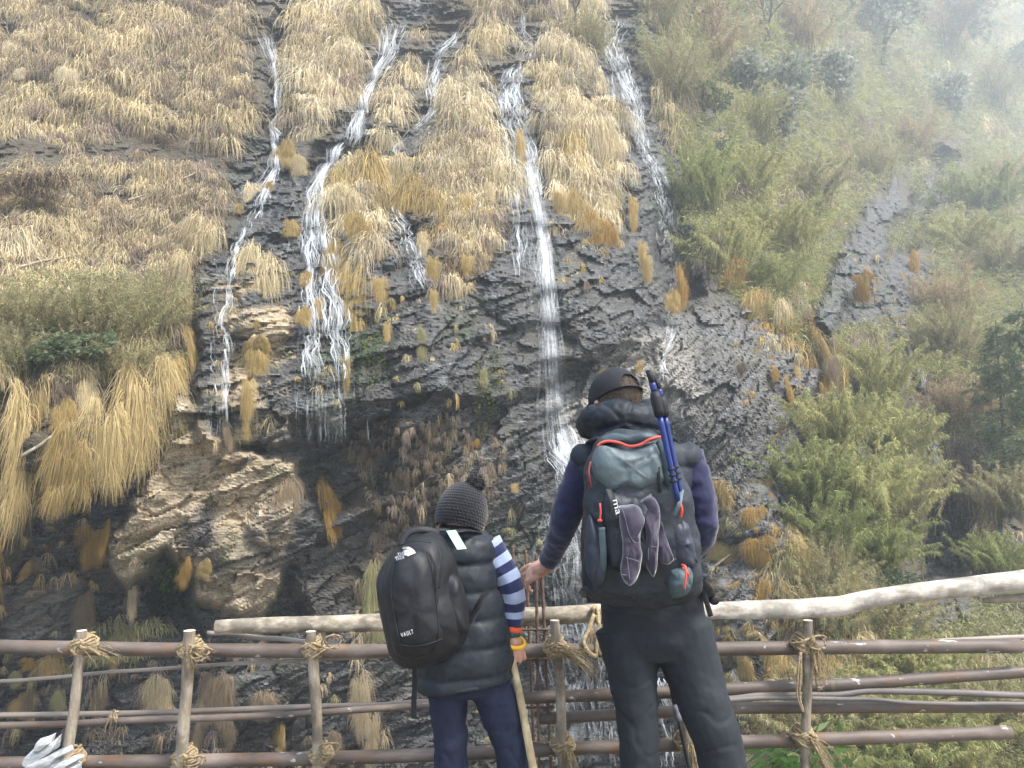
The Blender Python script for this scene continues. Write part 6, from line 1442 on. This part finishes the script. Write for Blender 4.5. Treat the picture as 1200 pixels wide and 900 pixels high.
# striped sleeve, cuffs, vest, trousers, shoes
sp_ = smoothpath(cArm[:4] + [cArm[3] * .35 + cw * .65], 60); sl = np.concatenate([[0], np.cumsum(np.linalg.norm(np.diff(sp_, axis=0), axis=1))])
def along_arm(co):
    d2 = ((co[:, None, :] - sp_[None]) ** 2).sum(-1); i = d2.argmin(1); T = np.gradient(sp_, axis=0); T /= np.linalg.norm(T, axis=1, keepdims=True)
    return (sl[i] + ((co - sp_[i]) * T[i]).sum(1)) / .064 + .12
fuse('sleeve', [sweep(sp_, np.interp(np.linspace(0, 1, 60), [0, .5, 1], [.050, .044, .040]), 18)], .0055, 3, M_STRIPE, child, lambda co, nn: folds(co, .04, .005, 71) + folds(co, .018, .0015, 72), {'along': along_arm})
fuse('cuff', [sweep([cArm[3] * .40 + cw * .60, cArm[3] * .12 + cw * .88], [.041, .040], 18)], .005, 2, M_ORANGE, child, lambda co, nn: folds(co, .02, .004, 73)); fuse('cuff', [sweep([cArm[3] * .16 + cw * .84, cw + (cw - cArm[3]) * .12], [.038, .037], 18)], .005, 2, M_DGREEN, child, lambda co, nn: folds(co, .02, .003, 74))
ls = smoothpath(clArm, 60); fuse('sleeve', [sweep(ls[:56], np.linspace(.05, .036, 56), 16)], .006, 3, M_STRIPE, child, lambda co, nn: folds(co, .04, .005, 75), {'along': lambda co: np.linalg.norm(co - clArm[0], axis=1) / .064})
cvest = fuse('vest', [loft([(C_(545, 800, .02), (.158, 0, .022), (0, .115, 0)), (C_(545, 786, .02), (.162, 0, .022), (0, .122, 0)), (C_(545, 760, .02), (.158, 0, .015), (0, .122, 0)), (C_(544, 720, .02), (.142, 0, .01), (0, .112, 0)), (C_(540, 680, .02), (.124, 0, 0), (0, .105, 0)), (C_(538, 650, .02), (.126, 0, 0), (0, .10, 0)), (C_(537, 634, .02), (.118, 0, 0), (0, .085, 0)), (C_(538, 622, .02), (.07, 0, 0), (0, .07, 0))], 36, 2.4), ell(C_(566, 640, .03), (.040, .065, .055)), ell(C_(507, 642, .03), (.040, .065, .055)), ell(C_(539, 622, .02), (.075, .075, .03))], .008, 4, M_VEST2, child, quilt(.092, .013, .02, -.06))
fuse('vest_hem', [sweep(np.stack([C_(545, 798, .02) + np.array([.158 * math.cos(t), .115 * math.sin(t), .022 * math.cos(t)]) for t in np.linspace(0, 2 * PI, 40)]), .010, 10)], .006, 2, M_VEST2, cvest)
fuse('trousers', [loft([(C_(547, 812, .03), (.10, 0, 0), (0, .085, 0)), (C_(547, 790, .03), (.135, 0, 0), (0, .1, 0)), (C_(546, 760, .03), (.13, 0, 0), (0, .095, 0))], 30, 2.3), limb([C_(524, 795, .03), C_(525, 830, .02), C_(528, 880, .02), caL + np.array([0, 0, .02])], [.075, .065, .059, .055], 18, 30), limb([C_(570, 795, .03), C_(584, 830, .01), C_(600, 885, .0), caR + np.array([0, 0, .02])], [.077, .068, .055, .055], 18, 30)], .007, 5, M_DENIM, child, lambda co, nn: folds(co, .08, .008, 81) + folds(co, .04, .003, 82, (1, 1, 1.8)) - .004 * np.clip(1 - np.abs(vnoise(co[:, 0] * 9 + co[:, 2] * 5, co[:, 1] * 9, co[:, 2] * 16 - co[:, 0] * 6, 62)) * 5, 0, 1))
for a, y in ((caL, -.1), (caR, .15)): fuse('shoe', shoe_geo(a, y, .86), .007, 3, M_BLACK, child)
# walking stick with its yellow loop
st0 = C_(577, 698, .085); st1 = C_(606, 800, .0); dd = C_(627, 902, -.07) - st1; st2 = st1 + dd * (st1[2] / -dd[2])
wk = empty('walking_stick', st2, 'pale wooden hiking stick with a yellow loop in the hand of the child', 'walking stick'); P = smoothpath([st0, st0 * .5 + st1 * .5 + np.array([.004, 0, 0]), st1, st1 * .5 + st2 * .5 + np.array([-.006, 0, 0]), st2], 60)
tpart(wk, 'shaft', sweep(P, (.0125 + .0015 * vnoise(np.linspace(0, 9, 60), 2, 0, 3)) * np.linspace(.82, 1.25, 60), 12), M_STICK)
t = np.linspace(0, 2 * PI, 40); lc = C_(601, 752, .035); tpart(wk, 'wrist_loop', sweep(lc + np.stack([.041 * np.cos(t), .036 * np.sin(t), .020 * np.cos(t) * -.35 + .012 * np.sin(t)], -1), .0062, 9, False, 1.3), M_YEL)

# ------------------------------------------------------------------ the child's backpack
bp = empty('school_backpack', C_(490, 760, -.22), 'large black backpack with white emblem worn crooked by the child', 'backpack', 'backpacks'); 
def bpp(o): return reroot(o, bp)
OUT = [(463,642),(474,631),(490,625),(506,622),(518,627),(526,640),(534,652),(538,675),(545,692),(549,715),(551,738),(545,752),(536,764),(520,775),(505,780),(490,783),(474,782),(462,772),(456,760),(452,740),(446,715),(442,692),(441,676),(450,658)]
bpp(pillow('main_bag', OUT, YC - .165, .17, M_PACK_B, None, 12, .75, 90, disp=lambda V: .014 * fbm(V[:, 0] / .09, V[:, 2] / .09, 0, 91, 3) + .006 * fbm(V[:, 0] / .03, V[:, 2] / .045, 0, 92, 2)))
bpp(pillow('front_pocket', [(464,645),(480,640),(496,640),(508,650),(515,680),(520,710),(524,745),(516,764),(496,772),(474,774),(462,766),(456,742),(450,712),(447,684),(455,660)], YC - .275, .075, M_PACK_B, None, 9, .4, 80, disp=lambda V: .010 * fbm(V[:, 0] / .08, V[:, 2] / .08, 0, 93, 3) + .004 * fbm(V[:, 0] / .03, V[:, 2] / .04, 0, 94, 2)))
bpp(pillow('side_pocket', [(512,676),(526,668),(540,678),(546,700),(549,730),(548,742),(532,745),(524,735),(518,705)], YC - .235, .05, M_PACK_B, None, 7, .5, 60, disp=lambda V: .010 * fbm(V[:, 0] / .04, V[:, 2] / .06, 0, 95, 3)))
bpp(strap('pocket_zip', [C_(509, 632, -.30), C_(517, 650, -.315), C_(517, 668, -.325), C_(514, 690, -.33)], .0045, M_BLACK)); bpp(strap('pocket_zip', [C_(466, 640, -.27), C_(486, 634, -.30), C_(505, 636, -.305)], .0045, M_BLACK))
def rim(name, pts, Y, r, mat): return bpp(solid(name, sweep(np.array([tuple(at(x, y, Y)) for x, y in smoothpath([(x, y, 0) for x, y in pts], 60)[:, :2]]), r, 7), mat))
def drape(ob, pts, n=40, lift=.002):
    bpy.context.view_layer.update(); q = smoothpath([(x, y, 0) for x, y in pts], n); return np.array([tuple(hit(ob, x, y)) for x, y, _ in q]) + np.array([0, -lift, 0])
def hit(ob, px, py):
    o = Vector((0, 0, CAM_H)); d = (at(px, py, 2.0) - o).normalized(); inv = ob.matrix_world.inverted(); ok, loc, nr, _ = ob.ray_cast(inv @ o, (inv.to_3x3() @ d))
    return (ob.matrix_world @ loc) if ok else at(px, py, YC - .33)
FP = [o for o in bp.children if o.name.startswith('front_pocket')][0]
for pts in ([(468,645),(462,662),(458,690),(462,720),(468,750),(474,768)], [(500,646),(507,672),(511,705),(514,740),(508,764)], [(459,752),(480,757),(500,755),(520,748)]): bpp(solid('seam', sweep(drape(FP, pts), .0022, 6), M_BLACK))
bpp(strap('haul_handle', [C_(470, 640, -.20), C_(474, 629, -.19), C_(484, 622, -.18), C_(500, 621, -.17), C_(515, 625, -.15)], .012, M_BLACK, None, .5)); bpp(strap('haul_handle', [C_(478, 640, -.14), C_(484, 628, -.12), C_(496, 622, -.10), C_(522, 621, -.07), C_(540, 624, -.02)], .012, M_BLACK, None, .5))
bpp(strap('shoulder_strap', [C_(530, 624, -.10), C_(545, 622, -.06), C_(560, 627, .02), C_(568, 645, .11)], .026, M_PACK_B, None, .3)); bpp(strap('shoulder_strap', [C_(492, 628, -.08), C_(500, 624, .0), C_(504, 640, .12)], .026, M_PACK_B, None, .3))
bpp(strap('side_strap', [C_(545, 742, -.16), C_(556, 720, -.13), C_(566, 700, -.10), C_(574, 690, .03)], .014, M_BLACK, None, .2))
bpp(strap('strap_tail', [C_(486, 776, -.15), C_(486, 800, -.14), C_(485, 826, -.13), C_(485.5, 842, -.13)], .0085, M_BLACK, None, .3))
bpp(solid('strap_buckle', join([ell(C_(575, 690, -.02), (.014, .012, .02)), ell(C_(577, 697, -.01), (.010, .01, .014))]), M_BLACK))
def card(name, quad, mat, th=.0025):
    V = np.array(quad, float); n_ = np.cross(V[1] - V[0], V[3] - V[0]); n_ /= np.linalg.norm(n_); V2 = np.concatenate([V, V + n_ * th]); F = np.array([[0,1,2,3],[7,6,5,4],[0,4,5,1],[1,5,6,2],[2,6,7,3],[3,7,4,0]])
    return solid(name, (V2, [F]), mat, None, False)
bpp(card('price_tag', [C_(523, 622, -.17), C_(534, 621, -.16), C_(547, 643, -.155), C_(536, 644, -.17)], M_GREENTAG))
# prints: emblem (half dome of three arcs with two short lines of text) and the word near the base
def hit(ob, px, py):
    o = Vector((0, 0, CAM_H)); d = (at(px, py, 2.0) - o).normalized(); inv = ob.matrix_world.inverted(); ok, loc, nr, _ = ob.ray_cast(inv @ o, (inv.to_3x3() @ d))
    return (ob.matrix_world @ loc) if ok else at(px, py, YC - .35)
bpy.context.view_layer.update()
FP = [o for o in bp.children if o.name.startswith('front_pocket')][0]
def text_on(name, txt, p_left, p_right, ob, height, mat, parent, lift=.003, gap=None, vertical=False):
    """raised print from a font outline, turned to real mesh and laid on the surface"""
    cu = bpy.data.curves.new('t', 'FONT'); cu.body = txt; cu.size = 1; cu.extrude = .004; cu.space_character = gap or 1.0; tmp = bpy.data.objects.new('t', cu); COL.objects.link(tmp)
    dg = bpy.context.evaluated_depsgraph_get(); dg.update(); me = bpy.data.meshes.new_from_object(tmp.evaluated_get(dg)); bpy.data.objects.remove(tmp)
    co = np.empty(len(me.vertices) * 3, np.float32); me.vertices.foreach_get('co', co); co = co.reshape(-1, 3); x0, x1 = co[:, 0].min(), co[:, 0].max(); y0, y1 = co[:, 1].min(), co[:, 1].max()
    a = np.array(tuple(hit(ob, *p_left))); b = np.array(tuple(hit(ob, *p_right))); ex = b - a; W = np.linalg.norm(ex); ex /= W; out_ = np.array([0, -1., 0]); out_ -= ex * out_.dot(ex); out_ /= np.linalg.norm(out_); ey = np.cross(out_, ex)
    if ey[2] < 0 and not vertical: ey = -ey
    P = a + ex * ((co[:, :1] - x0) / (x1 - x0) * W) + ey * ((co[:, 1:2] - y0) / (y1 - y0) * height) + out_ * (lift + co[:, 2:3] * .1)
    me.vertices.foreach_set('co', P.astype(np.float32).ravel()); me.name = name; o = link(name, me, mat); return reroot(o, parent)
text_on('printed_word', 'VAULT', (471, 746.5), (485, 742), FP, .0125, M_WHITE, bp, .004, 1.5)
def arc_on(r0, r1, a0, a1, cx, cy, rotd, n=14):
    P = []
    for r_ in (r0, r1):
        for t in np.linspace(a0, a1, n):
            x, y = r_ * math.cos(t), -r_ * math.sin(t); c_, s_ = math.cos(rotd), math.sin(rotd); P.append(np.array(tuple(hit(FP, cx + c_ * x - s_ * y, cy + s_ * x + c_ * y))) + np.array([0, -.003, .001]))
    k = np.arange(n - 1); return np.array(P), [np.stack([k, k + 1, n + k + 1, n + k], -1)]
rt = R(-20)
em = [arc_on(r0, r1, R(4), R(92), 476, 653, rt) for r0, r1 in ((2.2, 5.0), (5.9, 8.6), (9.4, 12.2))]
bpp(solid('emblem', join(em), M_WHITE, None, False))
for k, (w_, tx) in enumerate(((9, 'THE'), (11, 'NORTH'), (9, 'FACE'))):
    y = 646.2 + k * 3.0 + 1.5; x1 = 475.2 - k * .4; text_on('printed_word', tx, (x1 - w_, y + w_ * .36), (x1, y), FP, .0068, M_WHITE, bp, .0035)
# letters on the key fob of the man's pack
bpy.context.view_layer.update()
text_on('printed_word', 'ma', (717.5, 586), (721.5, 603), fb, .013, M_WHITE, pk, .006, None, True)
